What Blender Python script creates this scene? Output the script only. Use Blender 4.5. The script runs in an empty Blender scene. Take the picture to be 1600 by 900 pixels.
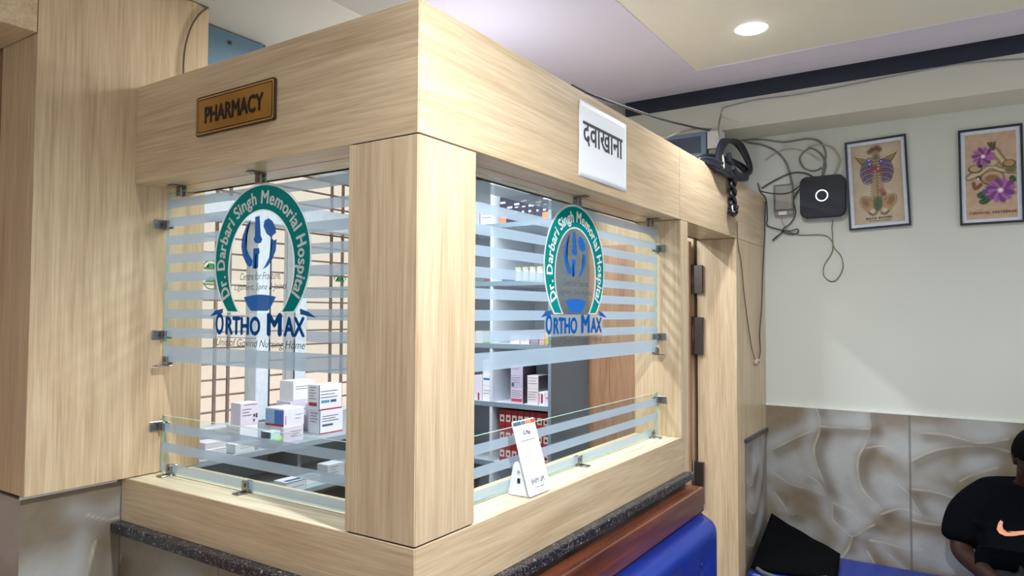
import bpy, bmesh, math, random
import numpy as np
from mathutils import Vector, Matrix
random.seed(7); RNG = np.random.default_rng(7)
scene = bpy.context.scene
COL = scene.collection
PI = math.pi

# ------------------------------------------------------------------ camera
CAM = np.array([-1.01540, -0.88154, 1.6]); FPX = 1094.85
yaw, pitch, roll = 0.580190379, 0.037616006, 0.0041481615
_f = np.array([math.cos(yaw)*math.cos(pitch), math.sin(yaw)*math.cos(pitch), math.sin(pitch)])
_r = np.array([math.sin(yaw), -math.cos(yaw), 0.0]); _u = np.cross(_r, _f)
_r, _u = math.cos(roll)*_r + math.sin(roll)*_u, -math.sin(roll)*_r + math.cos(roll)*_u
cam_d = bpy.data.cameras.new('camera'); cam = bpy.data.objects.new('camera', cam_d); COL.objects.link(cam)
M = Matrix(((_r[0], _u[0], -_f[0], CAM[0]), (_r[1], _u[1], -_f[1], CAM[1]), (_r[2], _u[2], -_f[2], CAM[2]), (0, 0, 0, 1)))
cam.matrix_world = M
cam_d.sensor_width = 36.0; cam_d.lens = FPX/1600*36.0; cam_d.clip_start = 0.02
scene.camera = cam

def P(px, py, ax, val):
    """point of a real plane (x, y or z = val) that the photo shows at this pixel"""
    d = _f + (px-800)/FPX*_r - (py-450)/FPX*_u
    i = 'xyz'.index(ax); t = (val-CAM[i])/d[i]
    return CAM + t*d

# ------------------------------------------------------------------ light, world, exposure
scene.view_settings.view_transform = 'Standard'; scene.view_settings.look = 'None'
scene.view_settings.gamma = 1.0; scene.view_settings.exposure = 0.50
scene.view_settings.use_curve_mapping = False
w = bpy.data.worlds.new('world'); scene.world = w; w.use_nodes = True
bg = w.node_tree.nodes['Background']; bg.inputs[0].default_value = (0.80, 0.89, 1.0, 1); bg.inputs[1].default_value = 0.78

def lamp(name, kind, loc, energy, color=(1, 1, 1), size=0.1, rot=(0, 0, 0), **k):
    l = bpy.data.lights.new(name, kind); l.energy = energy; l.color = color
    if kind == 'AREA': l.shape = k.pop('shape', 'DISK'); l.size = size
    if 'size_y' in k: l.size_y = k['size_y']
    if kind == 'SUN': l.angle = 0.02
    o = bpy.data.objects.new(name, l); COL.objects.link(o); o.location = loc; o.rotation_euler = rot
    return o
sun = lamp('sun', 'SUN', (0, -8, 8), 2.0, (1.0, 0.93, 0.87))
sun.rotation_euler = Vector((0.30, 1.0, -1.15)).to_track_quat('-Z', 'Y').to_euler()
COOL = (0.90, 0.95, 1.0)
HALL_LAMPS = [(1.60, -0.22, 38), (-0.16, -0.72, 138), (-0.22, -1.90, 18), (1.60, -1.90, 30), (-2.0, -0.36, 6), (-2.0, -1.9, 6)]
for i, (x, y, e) in enumerate(HALL_LAMPS):
    pl_ = lamp('downlight_beam', 'SPOT', (x, y, 2.640), e, COOL); pl_.data.shadow_soft_size = 0.04
    pl_.data.spot_size = math.radians(152); pl_.data.spot_blend = 0.75
lamp('tube_light_beam', 'AREA', (1.05, 0.75, 2.47), 22, (0.90, 0.95, 1.0), 0.9, shape='RECTANGLE', size_y=0.05)
booth_fill = lamp('booth_fill_light', 'POINT', (0.95, 0.62, 2.20), 6, (0.93, 0.96, 1.0)); booth_fill.data.shadow_soft_size = 0.04  # added fill light without a fixture, lifts the booth interior and its ceiling

# ------------------------------------------------------------------ materials
def s2l(c): return tuple(((v/255)/12.92 if v/255 <= .04045 else ((v/255+.055)/1.055)**2.4) for v in c)
def newmat(name):
    m = bpy.data.materials.new(name); m.use_nodes = True
    return m, m.node_tree.nodes, m.node_tree.links, m.node_tree.nodes['Principled BSDF']
_pc = {}
def plain(name, rgb, rough=0.5, metal=0.0, spec=0.5, emit=None, noise=0.06, nscale=40, coat=0.0):
    if name in _pc: return _pc[name]
    m, n, l, b = newmat(name)
    b.inputs['Roughness'].default_value = rough; b.inputs['Metallic'].default_value = metal
    b.inputs['Specular IOR Level'].default_value = spec; b.inputs['Coat Weight'].default_value = coat
    c = s2l(rgb) if max(rgb) > 1 else rgb
    if emit:
        b.inputs['Base Color'].default_value = (*c, 1)
        b.inputs['Emission Color'].default_value = (*c, 1); b.inputs['Emission Strength'].default_value = emit
    else:
        g = n.new('ShaderNodeNewGeometry'); t = n.new('ShaderNodeTexNoise'); t.inputs['Scale'].default_value = nscale
        l.new(g.outputs['Position'], t.inputs['Vector'])
        r = n.new('ShaderNodeValToRGB'); l.new(t.outputs['Fac'], r.inputs['Fac'])
        r.color_ramp.elements[0].position = .3; r.color_ramp.elements[1].position = .7
        r.color_ramp.elements[0].color = (*[v*(1-noise) for v in c], 1)
        r.color_ramp.elements[1].color = (*[min(1, v*(1+noise)) for v in c], 1)
        l.new(r.outputs['Color'], b.inputs['Base Color'])
    _pc[name] = m
    return m

def wood(name, axis, dark, light, rough=0.34, spec=0.5, fine=1.0, seed=0.0, coat=0.0):
    """laminate with grain running along axis"""
    m, n, l, b = newmat(name)
    g = n.new('ShaderNodeNewGeometry'); mp = n.new('ShaderNodeMapping'); oi = n.new('ShaderNodeObjectInfo')
    add = n.new('ShaderNodeVectorMath'); add.operation = 'ADD'
    mul = n.new('ShaderNodeVectorMath'); mul.operation = 'SCALE'; mul.inputs['Scale'].default_value = 3.7
    l.new(oi.outputs['Random'], mul.inputs[0]); l.new(g.outputs['Position'], add.inputs[0]); l.new(mul.outputs[0], add.inputs[1])
    l.new(add.outputs[0], mp.inputs['Vector'])
    mp.inputs['Scale'].default_value = [1.3 if a == axis else 16.0 for a in 'xyz']
    mp.inputs['Location'].default_value = (seed, seed*.7, seed*1.3)
    t1 = n.new('ShaderNodeTexNoise'); t1.inputs['Scale'].default_value = 1.2; t1.inputs['Detail'].default_value = 6; t1.inputs['Distortion'].default_value = 0.9
    l.new(mp.outputs[0], t1.inputs['Vector'])
    mp2 = n.new('ShaderNodeMapping'); l.new(add.outputs[0], mp2.inputs['Vector'])
    mp2.inputs['Scale'].default_value = [6*fine if a == axis else 170.0*fine for a in 'xyz']
    t2 = n.new('ShaderNodeTexNoise'); t2.inputs['Scale'].default_value = 1.0; t2.inputs['Detail'].default_value = 5; t2.inputs['Distortion'].default_value = 0.4
    l.new(mp2.outputs[0], t2.inputs['Vector'])
    mx = n.new('ShaderNodeMath'); mx.operation = 'MULTIPLY_ADD'; mx.inputs[1].default_value = 0.50
    sc = n.new('ShaderNodeMath'); sc.operation = 'MULTIPLY'; sc.inputs[1].default_value = 0.50
    l.new(t1.outputs['Fac'], sc.inputs[0]); l.new(t2.outputs['Fac'], mx.inputs[0]); l.new(sc.outputs[0], mx.inputs[2])
    r = n.new('ShaderNodeValToRGB'); l.new(mx.outputs[0], r.inputs['Fac'])
    r.color_ramp.elements[0].position = .36; r.color_ramp.elements[1].position = .62
    r.color_ramp.elements[0].color = (*s2l(dark), 1); r.color_ramp.elements[1].color = (*s2l(light), 1)
    l.new(r.outputs['Color'], b.inputs['Base Color'])
    bp = n.new('ShaderNodeBump'); bp.inputs['Strength'].default_value = 0.12; bp.inputs['Distance'].default_value = 0.001
    l.new(t2.outputs['Fac'], bp.inputs['Height']); l.new(bp.outputs[0], b.inputs['Normal'])
    b.inputs['Roughness'].default_value = rough; b.inputs['Specular IOR Level'].default_value = spec
    b.inputs['Coat Weight'].default_value = coat; b.inputs['Coat Roughness'].default_value = 0.15
    return m
WD, WL = (184, 158, 125), (215, 192, 159)
wood_x = wood('laminate_grain_x', 'x', WD, WL)
wood_y = wood('laminate_grain_y', 'y', WD, WL)
wood_z = wood('laminate_grain_z', 'z', WD, WL)
pine_x = wood('pale_sill_x', 'x', (196, 180, 146), (232, 220, 190), fine=.5)
pine_y = wood('pale_sill_y', 'y', (196, 180, 146), (232, 220, 190), fine=.5)
door_wood = wood('door_veneer', 'z', (150, 112, 84), (188, 148, 116))
brown_wood = wood('brown_polished_wood', 'x', (70, 34, 24), (122, 66, 44), rough=.22, spec=.5, fine=.35, coat=.5)

def stone(name):
    m, n, l, b = newmat(name)
    g = n.new('ShaderNodeNewGeometry'); t = n.new('ShaderNodeTexNoise'); t.inputs['Scale'].default_value = 130; t.inputs['Detail'].default_value = 4
    t.inputs['Distortion'].default_value = 1.5
    l.new(g.outputs['Position'], t.inputs['Vector'])
    r = n.new('ShaderNodeValToRGB'); l.new(t.outputs['Fac'], r.inputs['Fac']); r.color_ramp.interpolation = 'LINEAR'
    e = r.color_ramp.elements; e[0].position = .46; e[0].color = (.010, .011, .018, 1); e[1].position = .72; e[1].color = (.30, .30, .32, 1)
    x = e.new(.57); x.color = (.03, .03, .042, 1)
    l.new(r.outputs['Color'], b.inputs['Base Color']); b.inputs['Roughness'].default_value = .25
    return m
granite = stone('black_granite')

def colour_attr_mat(name, rough=.3, spec=.5, coat=0.0, bump=False):
    m, n, l, b = newmat(name)
    a = n.new('ShaderNodeAttribute'); a.attribute_name = 'Col'
    l.new(a.outputs['Color'], b.inputs['Base Color'])
    b.inputs['Roughness'].default_value = rough; b.inputs['Specular IOR Level'].default_value = spec; b.inputs['Coat Weight'].default_value = coat
    return m
tile_mat = colour_attr_mat('glazed_marble_tile', .22, .5)
print_mat = colour_attr_mat('printed_paper', .35, .4)

def glass_material():
    m = bpy.data.materials.new('clear_glass'); m.use_nodes = True; n = m.node_tree.nodes; l = m.node_tree.links
    n.clear(); out = n.new('ShaderNodeOutputMaterial'); mix = n.new('ShaderNodeMixShader')
    tr = n.new('ShaderNodeBsdfTransparent'); tr.inputs[0].default_value = (.955, .985, .975, 1)
    gl = n.new('ShaderNodeBsdfGlossy'); gl.inputs['Roughness'].default_value = 0.02
    lw = n.new('ShaderNodeLayerWeight'); lw.inputs['Blend'].default_value = .5
    pw = n.new('ShaderNodeMath'); pw.operation = 'POWER'; pw.inputs[1].default_value = 4.0; l.new(lw.outputs['Facing'], pw.inputs[0])
    fr = n.new('ShaderNodeMath'); fr.operation = 'MULTIPLY_ADD'; fr.inputs[1].default_value = .6; fr.inputs[2].default_value = .03; l.new(pw.outputs[0], fr.inputs[0])
    l.new(fr.outputs[0], mix.inputs[0]); l.new(tr.outputs[0], mix.inputs[1]); l.new(gl.outputs[0], mix.inputs[2]); l.new(mix.outputs[0], out.inputs[0])
    return m
glass = glass_material()
def film(name, rgb, opacity, translucent=.35):
    m = bpy.data.materials.new(name); m.use_nodes = True; n = m.node_tree.nodes; l = m.node_tree.links
    n.clear(); out = n.new('ShaderNodeOutputMaterial'); mix = n.new('ShaderNodeMixShader'); m2 = n.new('ShaderNodeMixShader')
    tr = n.new('ShaderNodeBsdfTransparent'); df = n.new('ShaderNodeBsdfDiffuse'); tl = n.new('ShaderNodeBsdfTranslucent')
    c = (*s2l(rgb), 1); df.inputs[0].default_value = c; tl.inputs[0].default_value = c
    m2.inputs[0].default_value = translucent; mix.inputs[0].default_value = opacity
    l.new(df.outputs[0], m2.inputs[1]); l.new(tl.outputs[0], m2.inputs[2]); l.new(tr.outputs[0], mix.inputs[1]); l.new(m2.outputs[0], mix.inputs[2]); l.new(mix.outputs[0], out.inputs[0])
    return m
frost = film('frosted_film', (176, 194, 212), .80, .30)
white_film = film('white_outline_film', (232, 240, 244), .75, .3)
teal_film = film('teal_film', (6, 138, 134), .985, .12)
blue_film = film('blue_film', (40, 104, 186), .97, .15)
navy_film = film('navy_film', (28, 92, 166), .97, .1)
grey_film = film('grey_letter_film', (92, 92, 96), .9, .1)
letter_film = film('pale_letter_film', (236, 246, 246), 1.0, .1)
edge_glass = plain('green_glass_edge', (150, 186, 172), .15, noise=.02)
steel = plain('brushed_steel', (150, 148, 146), .28, 1.0)
dark_steel = plain('dark_steel', (92, 86, 82), .35, .9)

# ------------------------------------------------------------------ mesh helpers
def obj(name, bm_or_me, mat=None, parent=None):
    if isinstance(bm_or_me, bmesh.types.BMesh):
        me = bpy.data.meshes.new(name); bm_or_me.normal_update(); bm_or_me.to_mesh(me); bm_or_me.free()
    else: me = bm_or_me
    if mat is not None:
        for mm in (mat if isinstance(mat, (list, tuple)) else [mat]): me.materials.append(mm)
    o = bpy.data.objects.new(name, me); COL.objects.link(o)
    if parent is not None:
        o.parent = parent
        o.matrix_parent_inverse = PARINV.get(parent.name, parent.matrix_world).inverted()
    return o
PARINV = {}
def thing(name, label, cat, loc=(0, 0, 0), group=None):
    o = bpy.data.objects.new(name, None); COL.objects.link(o); o.location = loc; o.empty_display_size = .05
    PARINV[o.name] = Matrix.Translation(loc)
    return tag(o, label, cat, group)
def tag(o, label, cat, group=None, kind=None):
    o['label'] = label; o['category'] = cat
    if group: o['group'] = group
    if kind: o['kind'] = kind
    return o
def struct(name, bm, mat, label=None):
    o = obj(name, bm, mat); o['kind'] = 'structure'
    if label: o['label'] = label
    return o
def bx(bm, x0, x1, y0, y1, z0, z1, bev=0.0, seg=1):
    x0, x1 = sorted((x0, x1)); y0, y1 = sorted((y0, y1)); z0, z1 = sorted((z0, z1))
    r = bmesh.ops.create_cube(bm, size=1.0)
    for v in r['verts']:
        v.co = Vector((x0+(v.co.x+.5)*(x1-x0), y0+(v.co.y+.5)*(y1-y0), z0+(v.co.z+.5)*(z1-z0)))
    if bev > 0:
        es = list({e for v in r['verts'] for e in v.link_edges})
        bmesh.ops.bevel(bm, geom=es, offset=bev, segments=seg, affect='EDGES', profile=.6)
def B(*boxes, bev=0.0, seg=1):
    bm = bmesh.new()
    for b in boxes: bx(bm, *b, bev=bev, seg=seg)
    return bm
def catmull(pts, k=8, closed=False):
    p = [np.array(q, float) for q in pts]; out = []
    n = len(p)
    for i in range(n if closed else n-1):
        if closed: a, b, c, d = p[(i-1) % n], p[i], p[(i+1) % n], p[(i+2) % n]
        else: a, b, c, d = p[max(i-1, 0)], p[i], p[i+1], p[min(i+2, n-1)]
        for j in range(k):
            t = j/k; out.append(.5*((2*b)+(-a+c)*t+(2*a-5*b+4*c-d)*t*t+(-a+3*b-3*c+d)*t**3))
    if not closed: out.append(p[-1])
    return out
def tube(bm, pts, r, seg=8, smooth=6, closed=False, taper=None):
    if smooth: pts = catmull(pts, smooth, closed)
    pts = [Vector(q) for q in pts]; n = len(pts); rings = []
    up = Vector((0, 0, 1)); prev = None
    for i, q in enumerate(pts):
        a = pts[(i-1) % n] if (closed or i > 0) else q; b = pts[(i+1) % n] if (closed or i < n-1) else q
        t = (b-a); t = t.normalized() if t.length > 1e-9 else Vector((0, 0, 1))
        if prev is None:
            s = t.cross(up); s = s.normalized() if s.length > 1e-3 else t.orthogonal().normalized()
        else:
            s = (prev - t*prev.dot(t)); s = s.normalized() if s.length > 1e-6 else t.orthogonal().normalized()
        prev = s; w_ = t.cross(s)
        rr = r if taper is None else r*taper(i/(n-1))
        rings.append([bm.verts.new(q+s*rr*math.cos(2*PI*j/seg)+w_*rr*math.sin(2*PI*j/seg)) for j in range(seg)])
    for i in range(n if closed else n-1):
        A, Bq = rings[i], rings[(i+1) % n]
        for j in range(seg):
            f = bm.faces.new((A[j], A[(j+1) % seg], Bq[(j+1) % seg], Bq[j])); f.smooth = True
    if not closed:
        bm.faces.new(rings[0][::-1]); bm.faces.new(rings[-1])
def T(pts, r, **k):
    bm = bmesh.new(); tube(bm, pts, r, **k); return bm
def cyl(bm, c, ax, r, h, seg=24):
    i = 'xyz'.index(ax); rot = {'x': Matrix.Rotation(PI/2, 4, 'Y'), 'y': Matrix.Rotation(PI/2, 4, 'X'), 'z': Matrix.Identity(4)}[ax]
    bmesh.ops.create_cone(bm, cap_ends=True, segments=seg, radius1=r, radius2=r, depth=h, matrix=Matrix.Translation(c) @ rot)

# local frames on a wall: u runs to the viewer's right, v up, n towards the viewer
def FL(x, y, z): return lambda u, v, n=0: Vector((x-n, y-u, z+v))     # planes facing -X
def FR(x, y, z): return lambda u, v, n=0: Vector((x+u, y-n, z+v))     # planes facing -Y
def poly(bm, F, pts, n=0.0, th=0.0, holes=None):
    vs = [bm.verts.new(F(u, v, n+th)) for u, v in pts]
    try: f = bm.faces.new(vs)
    except ValueError: return
    if len(pts) > 4: bmesh.ops.triangulate(bm, faces=[f])
    if th > 0:
        vb = [bm.verts.new(F(u, v, n)) for u, v in pts]
        k = len(pts)
        for i in range(k): bm.faces.new((vs[i], vb[i], vb[(i+1) % k], vs[(i+1) % k]))
def ring(bm, F, outer, inner, n=0.0):
    """strip between two polylines of equal length"""
    a = [bm.verts.new(F(u, v, n)) for u, v in outer]; b = [bm.verts.new(F(u, v, n)) for u, v in inner]
    for i in range(len(a)-1): bm.faces.new((a[i], a[i+1], b[i+1], b[i]))

# text
_tc = {}
def text_mesh(s, size=1.0, bold=0.0, shear=0.0, spacing=1.0):
    key = (s, bold, shear, spacing)
    if key not in _tc:
        c = bpy.data.curves.new('lettering', 'FONT'); c.body = s; c.size = 1.0; c.shear = shear
        c.space_character = spacing; c.resolution_u = 3; c.fill_mode = 'BOTH'
        o = bpy.data.objects.new('lettering', c); COL.objects.link(o); bpy.context.view_layer.update()
        me = bpy.data.meshes.new_from_object(o.evaluated_get(bpy.context.evaluated_depsgraph_get()))
        vs = [(v.co.x, v.co.y) for v in me.vertices]; fs = [tuple(p.vertices) for p in me.polygons]
        bpy.data.objects.remove(o); bpy.data.curves.remove(c); bpy.data.meshes.remove(me)
        if not bold: vs = [(x, y, 0.0) for x, y in vs]
        if bold:
            k0 = len(vs); v0, f0 = vs[:], fs[:]; sh = [(-1, 0), (1, 0), (0, -.7), (0, .7), (-.5, .0), (.5, 0)]; vs, fs = [], []
            for q_, (a, b) in enumerate([(0, 0)]+sh):
                vs += [(x+a*bold, y+b*bold, q_*.00012) for x, y in v0]; fs += [tuple(i+q_*k0 for i in f) for f in f0]
        _tc[key] = (vs, fs)
    vs, fs = _tc[key]
    return [(x*size, y*size, e) for x, y, e in vs], fs
def put_text(bm, F, s, u0, u1, v0, v1, n=0.0, **k):
    """fit a word into the rectangle u0..u1, v0..v1"""
    vs, fs = text_mesh(s, 1.0, **k)
    if not vs: return
    ax = min(p[0] for p in vs); bx_ = max(p[0] for p in vs); ay = min(p[1] for p in vs); by = max(p[1] for p in vs)
    q = [bm.verts.new(F(u0+(x-ax)/(bx_-ax)*(u1-u0), v0+(y-ay)/(by-ay)*(v1-v0), n+e)) for x, y, e in vs]
    for f in fs:
        try: bm.faces.new([q[i] for i in f])
        except ValueError: pass
def adv(ch, bold):
    a, _ = text_mesh('H'+ch+'H', 1.0, bold=bold); b, _ = text_mesh('HH', 1.0, bold=bold)
    return (max(p[0] for p in a)-min(p[0] for p in a))-(max(p[0] for p in b)-min(p[0] for p in b))
def arc_text(bm, F, s, cx, cy, a, b, th0, th1, h, n, bold=.03, xs=None):
    """letters standing on an ellipse from angle th0 to th1 (radians, decreasing = left to right over the top)"""
    ad = [adv(c, bold) for c in s]; tot = sum(ad)
    # table of arc length
    N = 400; th = np.linspace(th0, th1, N); px = cx+a*np.cos(th); py = cy+b*np.sin(th)
    L = np.concatenate([[0], np.cumsum(np.hypot(np.diff(px), np.diff(py)))]); k = L[-1]/tot; pos = 0
    for ch, w_ in zip(s, ad):
        mid = (pos+w_/2)*k; pos += w_
        if ch == ' ': continue
        t = np.interp(mid, L, th); x = cx+a*math.cos(t); y = cy+b*math.sin(t)
        nx, ny = math.cos(t)/a, math.sin(t)/b; q = math.hypot(nx, ny); nx, ny = nx/q, ny/q; tx, ty = ny, -nx
        vs, fs = text_mesh(ch, 1.0, bold=bold)
        m0 = (min(p[0] for p in vs)+max(p[0] for p in vs))/2
        vv = [bm.verts.new(F(x+tx*(p[0]-m0)*k+nx*p[1]*h/.72, y+ty*(p[0]-m0)*k+ny*p[1]*h/.72, n+p[2])) for p in vs]
        for f in fs:
            try: bm.faces.new([vv[i] for i in f])
            except ValueError: pass

# raster painter on a dense grid mesh (vertex colours are the printed pattern)
class Canvas:
    def __init__(s, w, h, step, base):
        s.w, s.h = w, h; s.nx, s.ny = int(w/step)+1, int(h/step)+1
        s.U, s.V = np.meshgrid(np.linspace(0, w, s.nx), np.linspace(0, h, s.ny)); s.C = np.ones((s.ny, s.nx, 3))*np.array(s2l(base))
    def mix(s, m, rgb): m = np.clip(m, 0, 1)[..., None]; s.C = s.C*(1-m)+np.array(s2l(rgb))*m
    def ell(s, cx, cy, a, b, rgb, rot=0, soft=.15, op=1):
        c, q = math.cos(rot), math.sin(rot); x = (s.U-cx)*c+(s.V-cy)*q; y = -(s.U-cx)*q+(s.V-cy)*c
        d = np.sqrt((x/a)**2+(y/b)**2); s.mix(np.clip((1-d)/soft+.5, 0, 1)*op, rgb)
    def dist(s, pts):
        D = np.full(s.U.shape, 9.)
        for (x0, y0), (x1, y1) in zip(pts[:-1], pts[1:]):
            dx, dy = x1-x0, y1-y0; L = dx*dx+dy*dy+1e-12
            t = np.clip(((s.U-x0)*dx+(s.V-y0)*dy)/L, 0, 1); D = np.minimum(D, np.hypot(s.U-x0-t*dx, s.V-y0-t*dy))
        return D
    def stroke(s, pts, wd, rgb, soft=.4, op=1, smooth=4):
        if smooth and len(pts) > 2: pts = [tuple(q) for q in catmull(pts, smooth)]
        D = s.dist(pts); s.mix(np.clip((wd-D)/(wd*soft)+.5, 0, 1)*op, rgb)
    def noise(s, scale, amt, rgb, seed=0, thr=.0):
        g = np.random.default_rng(seed); m = np.zeros_like(s.U)
        for k in range(5):
            f = (2**k)/scale; a = g.uniform(0, 6.28, 4); d = g.uniform(0, PI, 2)
            m += (np.sin(s.U*f*math.cos(d[0])*6.28+s.V*f*math.sin(d[0])*6.28+a[0]+1.7*np.sin(s.V*f*4+a[2]))*np.sin(s.U*f*math.cos(d[1])*5-s.V*f*math.sin(d[1])*5+a[1]+1.3*np.sin(s.U*f*5+a[3])))/1.6**k
        s.mix(np.clip(m*.5+.5-thr, 0, 1)*amt, rgb)
    def mesh(s, name, F, n=0.0):
        me = bpy.data.meshes.new(name); nx, ny = s.nx, s.ny
        a = F(0, 0, n); eu = F(1, 0, n)-a; ev = F(0, 1, n)-a
        co = np.array(a)+s.U.reshape(-1, 1)*np.array(eu)+s.V.reshape(-1, 1)*np.array(ev)
        i = np.arange(nx*ny).reshape(ny, nx); q = np.stack([i[:-1, :-1], i[:-1, 1:], i[1:, 1:], i[1:, :-1]], -1).reshape(-1, 4)
        me.vertices.add(len(co)); me.vertices.foreach_set('co', co.ravel())
        me.loops.add(q.size); me.loops.foreach_set('vertex_index', q.ravel())
        me.polygons.add(len(q)); me.polygons.foreach_set('loop_start', np.arange(0, q.size, 4))
        me.update(calc_edges=True)
        at = me.color_attributes.new('Col', 'FLOAT_COLOR', 'POINT')
        at.data.foreach_set('color', np.concatenate([s.C.reshape(-1, 3), np.ones((nx*ny, 1))], 1).ravel())
        me.validate(); return me

# ------------------------------------------------------------------ key dimensions (metres)
XR, X1, XD, YL = 2.70, 1.4475, 2.169, 1.005
ZT, ZF, ZS = 2.211, 1.949, 1.159
ZCH, ZCB = 2.655, 2.51
wallpaint = plain('cream_wall_paint', (204, 206, 196), .55, spec=.3, noise=.015, nscale=3)
beampaint = plain('beam_paint', (216, 213, 198), .6, spec=.3, noise=.02, nscale=3)
ceil_out = plain('lavender_ceiling_paint', (212, 207, 222), .6, spec=.2, noise=.01, nscale=2)
ceil_in = plain('cream_ceiling_paint', (226, 222, 206), .6, spec=.2, noise=.01, nscale=2)
ceil_booth = plain('booth_ceiling_paint', (200, 198, 188), .6, spec=.2, noise=.01, nscale=2)
dark_gap = plain('shadow_gap', (52, 56, 72), .8, noise=.02)  # stands for shade in the ceiling gap; also colours slab and seam backing

# ------------------------------------------------------------------ the setting
floor_mat = plain('floor_tile', (206, 200, 190), .25, noise=.05, nscale=6)
struct('floor', B((-6, 2.9, -7, 2.2, -.1, 0)), floor_mat)
struct('wall_back', B((XR, XR+.15, -7, 2.2, 0, 2.8)), wallpaint)
# beam along the back wall
struct('trim_1', B((2.45, XR, -7, 2.2, 2.520, 2.80)), beampaint, 'cream painted beam along the top of the back wall')
struct('trim_gap_shade', B((2.444, 2.45, -7, .66, 2.664, 2.80)), dark_gap, 'strip painted dark on the beam face as shade in the ceiling gap')  # shade above the ceiling edge, put in as a dark strip on the beam
# hall ceiling: flat field with a curved lip towards the beam, plus the raised cream tray
def hall_ceiling():
    bm = bmesh.new()
    prof = [(-6, ZCH), (2.05, ZCH)]+[(2.05+.30*math.sin(a), ZCH+.085*(1-math.cos(a))) for a in np.linspace(.1, PI/2, 8)]
    TX, TY, TZ = 1.92, 0.10, .003
    def quad(pts): bm.faces.new([bm.verts.new(p) for p in pts])
    # field outside the tray
    quad([(-6, TY, ZCH), (-6, .655, ZCH), (2.05, .655, ZCH), (2.05, TY, ZCH)])
    quad([(TX, -7, ZCH), (TX, TY, ZCH), (2.05, TY, ZCH), (2.05, -7, ZCH)])
    for (xa, za), (xb, zb) in zip(prof[1:-1], prof[2:]):
        f = quad([(xa, -7, za), (xa, .655, za), (xb, .655, zb), (xb, -7, zb)])
    quad([(-6, TY, ZCH), (TX, TY, ZCH), (TX, TY, ZCH+TZ), (-6, TY, ZCH+TZ)])
    quad([(TX, -7, ZCH), (TX, TY, ZCH), (TX, TY, ZCH+TZ), (TX, -7, ZCH+TZ)])
    quad([(-6, .655, ZCH), (2.05, .655, ZCH), (2.05, .655, ZCH+.15), (-6, .655, ZCH+.15)])
    for f in bm.faces: f.smooth = abs(f.calc_center_median().x-2.2) < .16
    bmesh.ops.remove_doubles(bm, verts=bm.verts, dist=1e-5)
    return bm
struct('ceiling', hall_ceiling(), ceil_out)
struct('ceiling_tray', B((-6, 1.92, -7, .10, ZCH+.003, ZCH+.03)), ceil_in, 'cream inner field of the hall ceiling')
struct('ceiling_slab', B((-6, 2.9, -7, 2.2, 2.80, 2.95)), dark_gap, 'dark slab above the false ceiling')
struct('ceiling_booth', B((-2.2, 2.45, .66, 2.0, ZCB, 2.80)), ceil_booth, 'lower ceiling inside the pharmacy booth')

# marble dado tiles --------------------------------------------------
VEINS_BACK = [  # traced on the wall plane
    [(1208, 702), (1232, 690), (1262, 676), (1280, 672)], [(1276, 640), (1281, 655), (1280, 675), (1272, 700), (1275, 722), (1288, 757), (1300, 790), (1302, 812), (1318, 828), (1332, 838), (1350, 828), (1366, 820)],
    [(1357, 645), (1360, 668), (1352, 694), (1341, 716), (1342, 748), (1352, 770), (1372, 790), (1378, 797)],
    [(1281, 666), (1320, 669), (1358, 670)], [(1354, 700), (1380, 697), (1402, 708)],
    [(1208, 738), (1235, 756), (1262, 764), (1290, 774)], [(1262, 744), (1278, 753), (1289, 770)],
    [(1210, 770), (1225, 790), (1232, 802), (1242, 804)], [(1332, 838), (1325, 858), (1311, 876)],
    [(1302, 786), (1330, 800), (1345, 816)], [(1378, 803), (1400, 796), (1420, 797), (1438, 806)],
    [(1402, 756), (1418, 770), (1430, 790), (1440, 806)], [(1424, 764), (1455, 768), (1485, 776), (1496, 782)],
    [(1424, 812), (1450, 818), (1482, 822)], [(1360, 844), (1390, 850), (1410, 856), (1440, 858)], [(1388, 866), (1400, 876), (1425, 900)],
    [(1424, 720), (1460, 704), (1500, 698), (1545, 698), (1578, 706)], [(1440, 676), (1480, 680), (1530, 692), (1575, 686)], [(1355, 862), (1366, 880)],
    [(1500, 752), (1520, 742), (1560, 730)]]
BLOBS_BACK = [(1228, 720, 26, 26), (1300, 685, 34, 40), (1345, 660, 24, 12), (1300, 740, 22, 30), (1325, 800, 22, 26), (1375, 765, 26, 24), (1440, 712, 30, 26), (1530, 715, 22, 20), (1535, 668, 40, 14), (1465, 790, 28, 12), (1450, 860, 30, 16), (1250, 830, 26, 14), (1395, 690, 20, 14), (1500, 880, 26, 16)]
def paint_marble(cv, veins, blobs, seed):
    cv.noise(.55, .6, (134, 116, 92), seed); cv.noise(.30, .25, (160, 150, 134), seed+1); cv.noise(.09, .16, (116, 104, 90), seed+2)
    for (u, v, a, b) in blobs: cv.ell(u, v, a*1.25, b*1.25, (196, 198, 200), soft=.9, op=.62)
    cv.noise(.035, .08, (100, 92, 82), seed+3)
    for n_, vn in enumerate(veins):
        p = [tuple(q) for q in catmull(vn, 6)]
        if n_ % 5 != 4:
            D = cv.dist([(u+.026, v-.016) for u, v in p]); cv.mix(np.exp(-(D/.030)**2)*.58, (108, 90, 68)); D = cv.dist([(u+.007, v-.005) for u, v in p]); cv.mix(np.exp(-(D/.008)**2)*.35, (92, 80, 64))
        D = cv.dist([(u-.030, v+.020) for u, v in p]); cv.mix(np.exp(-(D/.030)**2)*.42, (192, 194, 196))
        D = cv.dist(p); md_ = .55+.40*np.sin(cv.U*41+cv.V*33+n_)*np.sin(cv.U*17-cv.V*29+n_*2)
        wdt = .0022+.0020*(.5+.5*np.sin(cv.U*23-cv.V*31+n_)); cv.mix(np.exp(-(D/wdt)**2)*np.clip(md_+.15, .15, .95), (208, 196, 168))
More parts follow.
